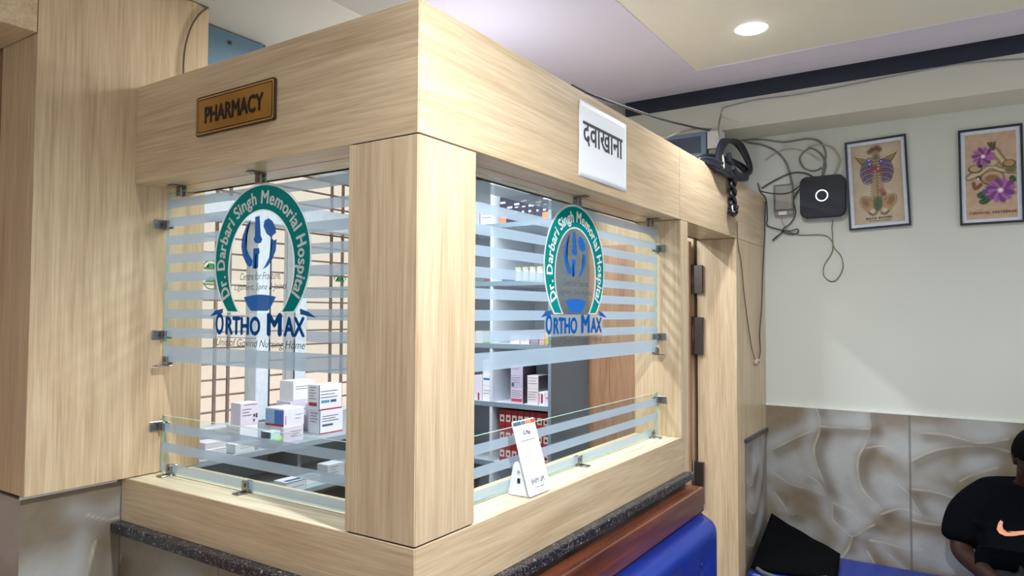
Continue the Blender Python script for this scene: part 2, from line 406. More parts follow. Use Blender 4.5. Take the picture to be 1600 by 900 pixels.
def grout(cv, us, vs=()):
    cv.C *= np.array((.84, .85, .84))
    for u in us: cv.mix(np.clip((.0036-np.abs(cv.U-u))/.002, 0, 1), (92, 88, 84))
    for v in vs: cv.mix(np.clip((.0022-np.abs(cv.V-v))/.001, 0, 1), (92, 88, 84))
XTB = XR-.012; Y0B = 0.02
def to_back(px, py): p = P(px, py, 'x', XTB); return (Y0B-p[1], p[2])
cv = Canvas(1.9, 1.146, .0045, (148, 134, 114))
vb = [[to_back(*q) for q in v] for v in VEINS_BACK]
def rnd_veins(n, w, h, seed, u0=0):
    g = random.Random(seed); out = []
    for _ in range(n):
        x, y, a = u0+g.uniform(0, w), g.uniform(0, h), g.uniform(0, 6.28); pts = [(x, y)]
        for _ in range(g.randint(3, 6)):
            a += g.uniform(-.7, .7); x += .07*math.cos(a); y += .07*math.sin(a); pts.append((x, y))
        out.append(pts)
    return out
vb += rnd_veins(9, .75, 1.1, 3, 1.15)+rnd_veins(6, 1.2, .35, 4)
bb = []
for (px, py, a, b) in BLOBS_BACK:
    c = to_back(px, py); e = to_back(px+a, py-b); bb.append((c[0], c[1], abs(e[0]-c[0]), abs(e[1]-c[1])))
g_ = random.Random(5)
bb += [(g_.uniform(1.2, 1.9), g_.uniform(0, 1.1), .08, .06) for _ in range(10)]+[(g_.uniform(0, 1.2), g_.uniform(0, .4), .08, .06) for _ in range(8)]
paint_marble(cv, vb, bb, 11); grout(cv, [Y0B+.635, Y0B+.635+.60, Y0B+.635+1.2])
def solid_panel(name, cvs, F, th, label):
    me = cvs.mesh(name, F, 0.0); o = obj(name, me, tile_mat); o['kind'] = 'structure'; o['label'] = label
    md = o.modifiers.new('thickness', 'SOLIDIFY'); md.thickness = th; md.offset = -1 
    return o
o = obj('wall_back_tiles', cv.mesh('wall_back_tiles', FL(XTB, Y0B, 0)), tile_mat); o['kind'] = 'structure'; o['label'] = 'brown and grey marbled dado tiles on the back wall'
struct('trim_2', B((XTB-.001, XR, -1.9, 0, 1.146, 1.156)), plain('white_trim', (222, 226, 220), .4), 'thin white edging above the dado tiles')

def tiled(name, F, w_, h, seed, joints, label):
    c = Canvas(w_, h, .006, (138, 126, 110)); g = random.Random(seed)
    paint_marble(c, rnd_veins(int(3+w_*h*9), w_, h, seed), [(g.uniform(0, w_), g.uniform(0, h), g.uniform(.05, .12), g.uniform(.04, .1)) for _ in range(int(4+w_*h*14))], seed)
    grout(c, joints); o = obj(name, c.mesh(name, F), tile_mat); o['kind'] = 'structure'; o['label'] = label; return o

# pier on the left (wood boarding over tiles) and the passage beyond it
XC, XE = -.244, .208
struct('wall_left', B((XC, XE, YL, YL+.195, 1.160, ZCB), bev=.0015), wood_z, 'light wood boarded pier left of the booth')
struct('wall_left_base', B((XC+.006, XE-.004, YL+.030, YL+.19, 0, 1.152)), plain('tile_backing', (120, 114, 106), .5))
tiled('wall_left_tiles', FR(XC+.004, YL+.0285, 0), .236, 1.150, 21, [], 'grey marbled tiles below the boarded pier')
tiled('wall_left_return_tiles', lambda u, v, n=0: Vector((XC+.004, YL+.19-u, v)), .1615, 1.150, 22, [], 'grey marbled tiles on the side of the pier')
struct('trim_3', B((XC+.001, -.014, YL+.0255, YL+.0285, 1.150, 1.158)), plain('white_trim', (222, 226, 220), .4), 'white filler line under the boarded pier')
struct('wall_passage_head', B((-2.4, XC-.002, YL, YL+.22, 2.280, 2.9), bev=.0015), wood_y, 'light wood bulkhead over the passage on the left')
struct('wall_passage', B((-2.4, XE, YL+.225, YL+.25, 0, 2.60)), door_wood, 'wood panelling at the end of the passage')
# booth outer walls
struct('wall_window', B((.2, .55, 1.90, 2.0, 0, 2.8), (2.05, 2.45, 1.90, 2.0, 0, 2.8), (.55, 2.05, 1.90, 2.0, 0, 1.05), (.55, 2.05, 1.90, 2.0, 2.36, 2.8)), wallpaint)
struct('wall_booth_side', B((XE-.02, XE, YL+.197, 1.90, 0, ZCB)), wallpaint, 'inner side wall of the booth behind the pier')
struct('wall_booth_end', B((XD+.012, XD+.05, .20, 1.90, 0, ZT-.03)), wood_z, 'wood clad end wall inside the booth')
# neighbouring building seen through the window
struct('wall_neighbour', B((-4, 16, 4.6, 4.8, -1, 8)), plain('peach_render', (240, 216, 200), .8, noise=.02, nscale=2), 'peach rendered wall of the building outside the window')
struct('ground_outside', B((-4, 16, 2.2, 4.6, -1.1, -1)), plain('concrete', (170, 165, 158), .8))

# window
def window():
    white = plain('white_upvc', (226, 234, 244), .35)
    fr = B((.55, 2.05, 1.905, 1.985, 1.05, 1.10), (.55, 2.05, 1.905, 1.985, 2.31, 2.36), (.55, .60, 1.905, 1.985, 1.10, 2.31), (2.0, 2.05, 1.905, 1.985, 1.10, 2.31),
           (.60, 2.0, 1.900, 1.985, 2.025, 2.13), (1.062, 1.132, 1.895, 1.985, 1.10, 2.025), (1.278, 1.352, 1.895, 1.985, 1.10, 2.025), bev=.004)
    wnd = struct('window_1', fr, white, 'white framed window behind the booth counter')
    bm = B((.60, 1.062, 1.955, 1.960, 1.10, 2.025), (1.132, 1.278, 1.955, 1.960, 1.10, 2.025), (1.352, 2.0, 1.955, 1.960, 1.10, 2.025), (.60, 2.0, 1.955, 1.960, 2.13, 2.31))
    obj('window_pane', bm, glass, wnd)
    bm = B((1.128, 1.136, 1.893, 1.8955, 1.10, 2.02), (1.274, 1.281, 1.893, 1.8955, 1.10, 2.02))
    obj('window_gasket', bm, plain('dark_gasket', (60, 66, 74), .6), wnd)
    gb = plain('brown_iron', (150, 124, 116), .5)
    bm = bmesh.new()
    for z in np.arange(1.075, 2.35, .073): bx(bm, .56, 2.04, 2.02, 2.032, z-.004, z+.004)
    for x in (.93, 1.0, 1.62, 1.70): bx(bm, x-.006, x+.006, 2.014, 2.026, 1.04, 2.36)
    obj('window_grille', bm, gb, wnd)
    FW = lambda u, v, n=0: Vector((u, 1.954-n, v))
    for px, py, sc in ((531, 439, .045), (330, 420, .045), (330, 440, -.04)):
        q = P(px, py, 'y', 1.954); bm = bmesh.new(); a = abs(sc)
        arc = [(q[0]+a*math.cos(t), q[2]+sc*.9*math.sin(t)) for t in np.linspace(.15, PI-.15, 14)]; arc2 = [(q[0]+a*.86*math.cos(t), q[2]+sc*.76*math.sin(t)) for t in np.linspace(.15, PI-.15, 14)]
        ring(bm, FW, arc, arc2, 0)
        poly(bm, FW, [(q[0]-a*.8, q[2]-a*.1), (q[0]+a*.8, q[2]-a*.1), (q[0]+a*.6, q[2]+a*.1), (q[0]+a*.25, q[2]+a*.12), (q[0]+a*.25, q[2]+a*.55), (q[0]-a*.25, q[2]+a*.55), (q[0]-a*.25, q[2]+a*.12), (q[0]-a*.6, q[2]+a*.1)], 0)
        obj('window_sticker', bm, plain('green_sticker', (44, 140, 84), .5), wnd)
window()

# ------------------------------------------------------------------ the pharmacy booth
booth = thing('pharmacy_booth', 'light wood clad pharmacy booth with corner post, deep fascia and two glazed openings', 'booth', (0.1, .1, 0))
def part(name, bm, mat, label=None):
    o = obj(name, bm, mat, booth)
    if label: o['label'] = label
    return o
TW = .18
# fascia (upper)
part('fascia_panel', B((.0018, 1.440, 0, .018, ZF, ZT), bev=.0008), wood_x)
part('fascia_panel', B((1.4425, XR-.004, 0, .018, ZF, ZT), bev=.0008), wood_x)
part('fascia_panel', B((0, .018, .0018, YL, ZF, ZT), bev=.0008), wood_y)
part('fascia_top', B((.018, XR-.004, .018, TW, ZT-.018, ZT-.002), (.018, TW, TW, YL, ZT-.018, ZT-.002)), wood_x)
part('soffit_board', B((.018, 1.52, .018, .084, ZF, ZF+.016), (.018, 1.52, .088, TW, ZF, ZF+.016), (1.52, XD, .018, TW, ZF, ZF+.016)), wood_x)
part('soffit_board', B((.018, .084, TW, YL-.001, ZF, ZF+.016), (.088, TW, TW, YL-.001, ZF, ZF+.016)), wood_y)
part('fascia_back', B((TW, XR-.004, TW-.016, TW, ZF, ZT-.018), (TW-.016, TW, TW, YL, ZF, ZT-.018)), wood_x)
# corner post
part('corner_post', B((.0018, .187, 0, .016, ZS+.0028, ZF-.0028), (.187-.016, .187, .016, .187, ZS, ZF-.001), bev=.0008), wood_z)
part('corner_post', B((0, .016, .0018, .187, ZS+.0028, ZF-.0028), (.016, .171, .171, .187, ZS, ZF-.001), bev=.0008), wood_z)
part('seam_backing', B((.004, .180, .004, .0155, ZS-.006, ZF+.006), (.004, .0155, .0155, .180, ZS-.006, ZF+.006)), dark_gap)
# reveals
part('door_post', B((X1, 1.524, 0, TW, ZS-.0, ZF-.0015), (1.478, 1.524, 0.0, TW, 0, ZS), bev=.0008), wood_z)
part('end_post', B((XD, 2.287, 0, TW, 0, ZF-.0015), (2.287, XR-.004, 0, .02, 1.030, ZF-.0015), bev=.0008), wood_z)
# sill boards and lower fascia
part('sill_board', B((.187, X1-.0005, 0.002, TW, ZS-.018, ZS)), pine_x, 'pale worn sill board')
part('sill_board', B((0.002, TW, .187, YL-.001, ZS-.018, ZS)), pine_y, 'pale worn sill board')
part('apron_panel', B((.0012, 1.478, -.0005, .016, 1.030, ZS-.0005), bev=.0008), wood_x)
part('apron_panel', B((-.0005, .016, .0012, YL+.028, 1.045, ZS-.0005), bev=.0008), wood_y)
part('core_board', B((.018, 1.478, .016, TW, 0, ZS-.018), (.018, TW, TW, YL+.02, 0, ZS-.018)), door_wood)
part('granite_strip', B((-.028, 1.494, -.028, .020, 1.004, 1.030), bev=.003), granite)
part('granite_strip', B((-.028, .020, .020, YL+.028, 1.019, 1.045), bev=.003), granite)
part('granite_strip', B((2.279, XR-.014, -.012, .020, 1.012, 1.030), bev=.002), granite)
c = Canvas(1.48, 1.004, .006, (150, 144, 138)); paint_marble(c, rnd_veins(9, 1.4, 1, 31), [(random.uniform(0, 1.4), random.uniform(.3, 1), .1, .07) for _ in range(12)], 31); grout(c, [.6, 1.2])
part('marble_tiling', c.mesh('marble_tiling', FR(0.0, -.001, 0)), tile_mat)
c = Canvas(YL+.028, 1.019, .006, (140, 128, 112)); paint_marble(c, rnd_veins(8, 1, 1, 32), [(random.uniform(0, 1), random.uniform(.3, 1), .1, .07) for _ in range(9)], 32); grout(c, [.43])
part('marble_tiling', c.mesh('marble_tiling', FL(-.001, YL+.028, 0)), tile_mat)
c = Canvas(.405, 1.012, .0045, (140, 134, 128)); paint_marble(c, [[(.06, .82), (.12, .80), (.16, .84), (.2, .86)], [(.05, .70), (.15, .66), (.22, .70), (.30, .80), (.36, .95)], [(.02, .55), (.14, .52), (.3, .6)]], [(.2, .92, .07, .05), (.25, .62, .06, .08), (.1, .75, .05, .05), (.3, .5, .05, .06)], 33)
part('marble_tiling', c.mesh('marble_tiling', FR(2.288, -.001, 0)), tile_mat)
part('core_board', B((2.29, XR-.004, .0, .02, 0, 1.012)), door_wood)

# door leaf standing open inside
dr = struct('door_1', B((2.118, 2.150, .20, .725, .05, 1.94), bev=.002), door_wood, 'wooden booth door standing open inside')
for z0, z1 in ((1.70, 1.83), (1.42, 1.59), (.74, .93)):
    bm = B((2.150, 2.1675, .150, .206, z0, z1), bev=.001); tube(bm, [(2.150, .196, z0-.004), (2.150, .196, z1+.004)], .007, smooth=0)
    for k in (.2, .5, .8): cyl(bm, (2.1495, .170, z0+(z1-z0)*k), 'x', .005, .003, 10)
    obj('door_hinge', bm, dark_steel, dr)

# ------------------------------------------------------------------ glass screens
BANDS = [(1.466, 1.509)]+[(1.534+.0507*k, 1.5595+.0507*k) for k in range(8)]
LBANDS = [(1.168, 1.190), (1.220, 1.245), (1.274, 1.298)]
def pane(name, F, u0, u1, v0, v1, th, root):
    bm = bmesh.new()
    poly_ = [(u0, v0), (u1, v0), (u1, v1), (u0, v1)]
    a = [bm.verts.new(F(u, v, 0)) for u, v in poly_]; b = [bm.verts.new(F(u, v, -th)) for u, v in poly_]
    f = bm.faces.new(a); f.material_index = 0; f = bm.faces.new(b[::-1]); f.material_index = 0
    for i in range(4):
        f = bm.faces.new((a[i], b[i], b[(i+1) % 4], a[(i+1) % 4])); f.material_index = 1
    return obj(name, bm, [glass, edge_glass], root)
def clamp(root, F, u, v, side):
    """small steel clamp gripping the pane edge; side tells which board it is screwed to"""
    bm = bmesh.new()
    def fb(u0, u1, v0, v1, n0, n1, bev=.001):
        p, q = F(u0, v0, n0), F(u1, v1, n1); bx(bm, p.x, q.x, p.y, q.y, p.z, q.z, bev=bev)
    if side in ('left', 'right'):
        s = 1 if side == 'left' else -1          # board lies on the viewer's left / right
        fb(u-s*.011, u-s*.0080, v-.013, v+.013, -.012, .030)
        fb(u-s*.0080, u+s*.014, v-.011, v+.011, .0005, .0060); fb(u-s*.0080, u+s*.014, v-.011, v+.011, -.0140, -.0085)
        c_ = F(u+s*.004, v, .006); cyl(bm, c_, 'x' if abs(F(0, 0, 1).x-F(0, 0, 0).x) > .5 else 'y', .0045, .006, 12)
        for dn in (.012, .023):
            c_ = F(u-s*.0075, v, dn); cyl(bm, c_, 'y' if abs(F(0, 0, 1).x-F(0, 0, 0).x) > .5 else 'x', .0035, .003, 10)
    else:
        s = 1 if side == 'bottom' else -1
        fb(u-.013, u+.013, v-s*.0035, v-s*.0005, -.012, .032)
        fb(u-.011, u+.011, v-s*.0005, v+s*.024, .0005, .0060); fb(u-.011, u+.011, v-s*.0005, v+s*.024, -.0140, -.0085)
        c_ = F(u, v+s*.014, .006); cyl(bm, c_, 'x' if abs(F(0, 0, 1).x-F(0, 0, 0).x) > .5 else 'y', .0045, .006, 12)
        for dn in (.014, .026): cyl(bm, F(u, v, dn), 'z', .0032, .003, 10)
    obj('clamp', bm, steel, root)
def bands(root, F, u0, u1, bl, n=.0008):
    for v0, v1 in bl:
        bm = bmesh.new(); poly(bm, F, [(u0, v0), (u1, v0), (u1, v1), (u0, v1)], n); obj('frosted_band', bm, frost, root)

def emblem(root, F, uc):
    """round green arch emblem, ORTHO MAX lettering; u centre uc, v = height in metres"""
    e = obj('emblem', (lambda bm: (ring(bm, F, [(uc+.187*math.cos(t), 1.735+.187*math.sin(t)) for t in np.linspace(-.80, PI+.80, 80)], [(uc+.122*math.cos(t), 1.712+.140*math.sin(t)) for t in np.linspace(-.90, PI+.90, 80)], .0010), bm)[1])(bmesh.new()), white_film, root)
    e['label'] = 'round emblem with green arch, blue bones and hospital lettering'
    def sub(name, bm, mat): return obj(name, bm, mat, e)
    bm = bmesh.new()
    o_ = []; i_ = []
    for t in np.linspace(-.80, PI+.80, 90):
        u, v = .181*math.cos(t), 1.735+.181*math.sin(t); o_.append((uc+u, max(v, 1.604)))
    for t in np.linspace(-.90, PI+.90, 90):
        u, v = .128*math.cos(t), 1.712+.144*math.sin(t); i_.append((uc+u, max(v, 1.604)))
    ring(bm, F, o_, i_, .0014); sub('arch', bm, teal_film)
    bm = bmesh.new(); arc_text(bm, F, 'Dr. Darbari Singh Memorial Hospital', uc, 1.727, .141, .144, PI+.60, -.58, .033, .0018, bold=.035); sub('arch_lettering', bm, letter_film)
    # bones: centre shaft with knuckle, crescent on the left, drop and crescent on the right
    def S(pts): return [(uc+a*.00235*1.04, 1.606+(486-b)*.00163*1.0) for a, b in pts]     # offsets in small units about the emblem centre
    bm = bmesh.new()
    # pixel-like units: centre u = 0 at the emblem axis
    poly(bm, F, S([(-9, 343), (-2, 342), (-1, 370), (3, 378), (1, 383), (-4, 384), (-9, 382), (-11, 377), (-8, 370)]), .0014)
    poly(bm, F, S([(-11, 391), (-2, 391), (-1, 398), (-3, 401), (-3, 420), (-6, 422), (-6, 400), (-8, 400), (-9, 422), (-12, 421)]), .0014)
    sub('shaft_bone', bm, blue_film)
    bm = bmesh.new()
    poly(bm, F, S([(-16, 346), (-23, 355), (-29, 370), (-31, 386), (-28, 402), (-22, 414), (-17, 419), (-13, 417), (-12, 409), (-18, 400), (-23, 388), (-24, 370), (-21, 357)]), .0014)
    sub('crescent', bm, blue_film)
    bm = bmesh.new()
    poly(bm, F, S([(6, 350), (12, 347), (18, 352), (23, 362), (24, 370), (16, 376), (9, 370), (4, 358)]), .0014)
    poly(bm, F, S([(25, 380), (21, 381), (17, 378), (18, 390), (14, 406), (8, 418), (4, 424), (12, 419), (19, 409), (24, 396)]), .0014)
    sub('crescent', bm, blue_film)
    bm = bmesh.new()
    poly(bm, F, [(uc-.062, 1.640)]+[(uc-.062+.124*k/12, 1.640+.006*math.sin(PI*k/12)) for k in range(1, 12)]+[(uc+.062, 1.640), (uc+.045, 1.617), (uc+.032, 1.606), (uc-.032, 1.606), (uc-.045, 1.617)], .0014)
    sub('blue_base', bm, blue_film)
    bm = bmesh.new(); poly(bm, F, [(uc-.200, 1.592), (uc-.178, 1.607), (uc-.145, 1.612), (uc-.147, 1.600)], .0014); sub('blue_wing', bm, navy_film)
    bm = bmesh.new(); poly(bm, F, [(uc+.148, 1.612), (uc+.178, 1.604), (uc+.205, 1.590), (uc+.150, 1.598)], .0014); sub('blue_wing', bm, navy_film)
    bm = bmesh.new()
    put_text(bm, F, 'Centre for Fracture,', uc-.078, uc+.078, 1.680, 1.701, .0014, shear=.28); put_text(bm, F, 'Ligament, Spine & Joints', uc-.100, uc+.100, 1.653, 1.674, .0014, shear=.28)
    sub('centre_lettering', bm, grey_film); bm = bmesh.new()
    put_text(bm, F, 'Unit of Govind Nursing Home', uc-.172, uc+.168, 1.511, 1.536, .0014, shear=.30); sub('small_lettering', bm, grey_film)
    bm = bmesh.new()
    for s, a, b, h in (('O', -.176, -.141, .057), ('RTHO', -.134, .006, .048), ('M', .030, .086, .057), ('AX', .092, .168, .048)):
        put_text(bm, F, s, uc+a, uc+b, 1.5445, 1.5445+h, .0016, bold=.05)
    sub('large_lettering', bm, navy_film)
    bm = bmesh.new()
    for u0, u1, v0, v1 in ((-.182, .176, 1.537, 1.600),): poly(bm, F, [(uc+u0, v0), (uc+u1, v0), (uc+u1, v1), (uc+u0, v1)], .0009)
    sub('clear_backing', bm, film('pale_backing_film', (216, 226, 236), .30, .4))
    bm = bmesh.new(); poly(bm, F, [(uc-.03, 1.5385), (uc-.03, 1.5385), (uc-.03, 1.5385)][:0] or [(uc-.165, 1.5378), (uc-.01, 1.5378), (uc-.01, 1.5392), (uc-.165, 1.5392)], .0020); sub('underline', bm, grey_film)
    return e

def bands_split(root, F, u0, u1, bl, uc, n=.0008):
    """frosted bands stop at the emblem"""
    for v0, v1 in bl:
        vm = (v0+v1)/2
        if vm > 1.92: segs = [(u0, u1)]
        elif vm < 1.50: segs = [(u0, u1)]
        elif vm < 1.604: segs = [(u0, uc-.178), (uc+.172, u1)]
        else:
            w0 = [math.sqrt(max(0, .1835**2-(v-1.735)**2)) if v > 1.604 else .13 for v in (v0, v1)]
            if max(w0) == 0: segs = [(u0, u1)]
            else:
                a, b = w0
                for s, ue in ((-1, u0), (1, u1)):
                    bm = bmesh.new(); poly(bm, F, [(ue, v0), (uc+s*a, v0), (uc+s*b, v1), (ue, v1)], n); obj('frosted_band', bm, frost, root)
                continue
        for a, b in segs:
            bm = bmesh.new(); poly(bm, F, [(a, v0), (b, v0), (b, v1), (a, v1)], n); obj('frosted_band', bm, frost, root)
GX = .085
# left opening: u measured from y = YL towards the corner
FGL = lambda u, v, n=0: Vector((GX-n, YL-u, v)); FGR = lambda u, v, n=0: Vector((u, GX-n, v))
t = thing('glass_screen', 'upper glass screen with frosted bands and emblem in the left opening below the PHARMACY plaque', 'glass screen', (GX, .6, 1.466))
pane('pane', FGL, .0125, .806, 1.466, 1.934, .008, t); bands_split(t, FGL, .0125, .806, BANDS, YL-.580); emblem(t, FGL, YL-.580)
clamp(t, FGL, .0125, 1.846, 'left'); clamp(t, FGL, .0125, 1.540, 'left'); clamp(t, FGL, .0250, 1.457, 'bottom'); clamp(t, FGL, .075, 1.9445, 'top'); clamp(t, FGL, YL-.590, 1.9445, 'top')
t = thing('glass_screen', 'upper glass screen with frosted bands and emblem in the right opening beside the shelving', 'glass screen', (.8, GX, 1.466))
pane('pane', FGR, .199, 1.435, 1.466, 1.934, .008, t); bands_split(t, FGR, .199, 1.435, BANDS, .800); emblem(t, FGR, .800)
clamp(t, FGR, 1.435, 1.845, 'right'); clamp(t, FGR, 1.435, 1.520, 'right'); clamp(t, FGR, 1.425, 1.457, 'bottom'); clamp(t, FGR, .815, 1.9445, 'top'); clamp(t, FGR, 1.375, 1.9445, 'top')
t = thing('glass_screen', 'low glass guard with frosted bands standing on the left sill', 'glass screen', (GX, .6, 1.164))
pane('pane', FGL, .0125, .806, 1.164, 1.317, .008, t); bands(t, FGL, .0125, .806, LBANDS)
clamp(t, FGL, .0125, 1.288, 'left'); clamp(t, FGL, .055, 1.163, 'bottom'); clamp(t, FGL, .385, 1.163, 'bottom')
t = thing('glass_screen', 'low glass guard with frosted bands standing on the right sill behind the payment stand', 'glass screen', (.8, GX, 1.164))
pane('pane', FGR, .199, 1.435, 1.164, 1.317, .008, t); bands(t, FGR, .199, 1.435, LBANDS)
clamp(t, FGR, 1.435, 1.290, 'right'); clamp(t, FGR, 1.385, 1.163, 'bottom'); clamp(t, FGR, .822, 1.163, 'bottom')

# ------------------------------------------------------------------ signs
# PHARMACY plaque on the left fascia
FP = lambda u, v, n=0: Vector((0-n, .718-u*.83, 2.035+v*.83))
def rrect(u0, u1, v0, v1, r, k=5):
    out = []
    for cx, cy, a in ((u1-r, v0+r, -PI/2), (u1-r, v1-r, 0), (u0+r, v1-r, PI/2), (u0+r, v0+r, PI)):
        out += [(cx+r*math.cos(a+i*PI/2/k), cy+r*math.sin(a+i*PI/2/k)) for i in range(k+1)]
    return out
t = thing('pharmacy_sign', 'gold PHARMACY plaque with black border on the left fascia', 'sign', (0, .57, 2.035))
plastic_dark = plain('dark_brown_acrylic', (52, 34, 28), .25)
gold = plain('gold_acrylic', (168, 122, 52), .18, .35, noise=.05, nscale=10, coat=.5)
bm = bmesh.new(); poly(bm, FP, rrect(0, .360, 0, .117, .008), .0005, .006); obj('plaque', bm, plastic_dark, t)
bm = bmesh.new(); poly(bm, FP, rrect(.004, .356, .004, .113, .007), .0068); obj('gold_face', bm, plain('gold_border', (196, 150, 84), .2, .3), t)
bm = bmesh.new(); ring(bm, FP, *[(lambda q: q+[q[0]])(rrect(a, .360-a, a, .117-a, .006)) for a in (.0085, .0115)], .0074); obj('border_line', bm, plastic_dark, t)
bm = bmesh.new(); poly(bm, FP, rrect(.0115, .3485, .0115, .1055, .006), .0072); obj('gold_centre', bm, gold, t)
bm = bmesh.new(); put_text(bm, FP, 'PHARMACY', .044, .314, .032, .084, .0076, bold=.045); obj('lettering', bm, plain('black_vinyl', (24, 16, 16), .4), t)

# paper notice on the right fascia
FN = lambda u, v, n=0: Vector((.654+u*.83, -n, 1.976+v*.83))
t = thing('paper_notice', 'white paper notice with Hindi lettering taped to the right fascia', 'notice', (.81, 0, 1.976))
def paper_n(u, v): return .0008+.0030*(1-v)**2*math.sin(u*2.8+.2)**2+.003*math.exp(-u*14)*math.sin(v*4)**2
cols, rows = 24, 14; bm = bmesh.new(); grid = []
for j in range(rows+1):
    row = []
    for i in range(cols+1):
        u, v = i/cols, j/rows
        n_ = paper_n(u, v)
        row.append(bm.verts.new(FN(u*.376-.004*math.sin(v*5)*(1-u), v*.252, n_)))
    grid.append(row)
for j in range(rows):
    for i in range(cols):
        f = bm.faces.new((grid[j][i], grid[j][i+1], grid[j+1][i+1], grid[j+1][i])); f.smooth = True
sh = obj('sheet', bm, plain('white_paper', (240, 244, 250), .6, noise=.01), t)
md = sh.modifiers.new('thickness', 'SOLIDIFY'); md.thickness = .0002
bm = bmesh.new(); put_text(bm, lambda u, v, n=0: FN(u, v, paper_n(u/.376, v/.252)+.0005+n), 'दवाखाना', .030, .342, .108, .188, 0, bold=.012); obj('lettering', bm, plain('black_ink', (30, 34, 44), .6), t)

# framed anatomy posters on the back wall
def frame_poster(label, tl, tr, bl, br, paint, name='framed_poster'):
    # corner pixels -> points of the wall plane (real size, slightly tilted as hung)
    pts = {k: P(*q, 'x', XR-.001) for k, q in dict(tl=tl, tr=tr, bl=bl, br=br).items()}
    w_ = ((pts['tl'][1]-pts['tr'][1])+(pts['bl'][1]-pts['br'][1]))/2; h = ((pts['tl'][2]-pts['bl'][2])+(pts['tr'][2]-pts['br'][2]))/2
    cy = sum(p[1] for p in pts.values())/4; cz = sum(p[2] for p in pts.values())/4
    ang = math.atan2(((pts['tl'][1]-pts['bl'][1])+(pts['tr'][1]-pts['br'][1]))/2, h)
    ca, sa = math.cos(ang), math.sin(ang)
    def F(u, v, n=0):
        a, b = u-w_/2, v-h/2
        return Vector((XR-.002-n, cy-(a*ca-b*sa)+0, cz+(a*sa+b*ca)))
    def F2(u, v, n=0):
        a, b = u-w_/2, v-h/2
        return Vector((XR-.002-n, cy-(a*ca-b*sa), cz+(a*sa+b*ca)))
    t = thing(name, label, 'picture', (XR, cy, cz-h/2))
    fw = .009; bm = bmesh.new()
    for (a, b, c_, d) in ((0, w_, 0, fw), (0, w_, h-fw, h), (0, fw, fw, h-fw), (w_-fw, w_, fw, h-fw)):
        poly(bm, F, [(a, c_), (b, c_), (b, d), (a, d)], 0, .016)
    obj('frame', bm, plain('black_frame', (26, 30, 40), .35), t)
    bm = bmesh.new(); poly(bm, F, [(fw, fw), (w_-fw, fw), (w_-fw, h-fw), (fw, h-fw)], .002, .004); obj('mount', bm, plain('white_mount', (214, 220, 232), .5), t)
    m_ = .024; cw, ch = w_-2*m_, h-2*m_
    c = Canvas(cw, ch, .0019, (188, 172, 146)); paint(c, cw, ch)
    obj('print', c.mesh('print', lambda u, v, n=0: F(u+m_, v+m_, n+.0072)), print_mat, t)
    return t, F, m_, cw, ch
BONE, BONED, OLIVE = (196, 170, 128), (104, 84, 62), (96, 98, 66)
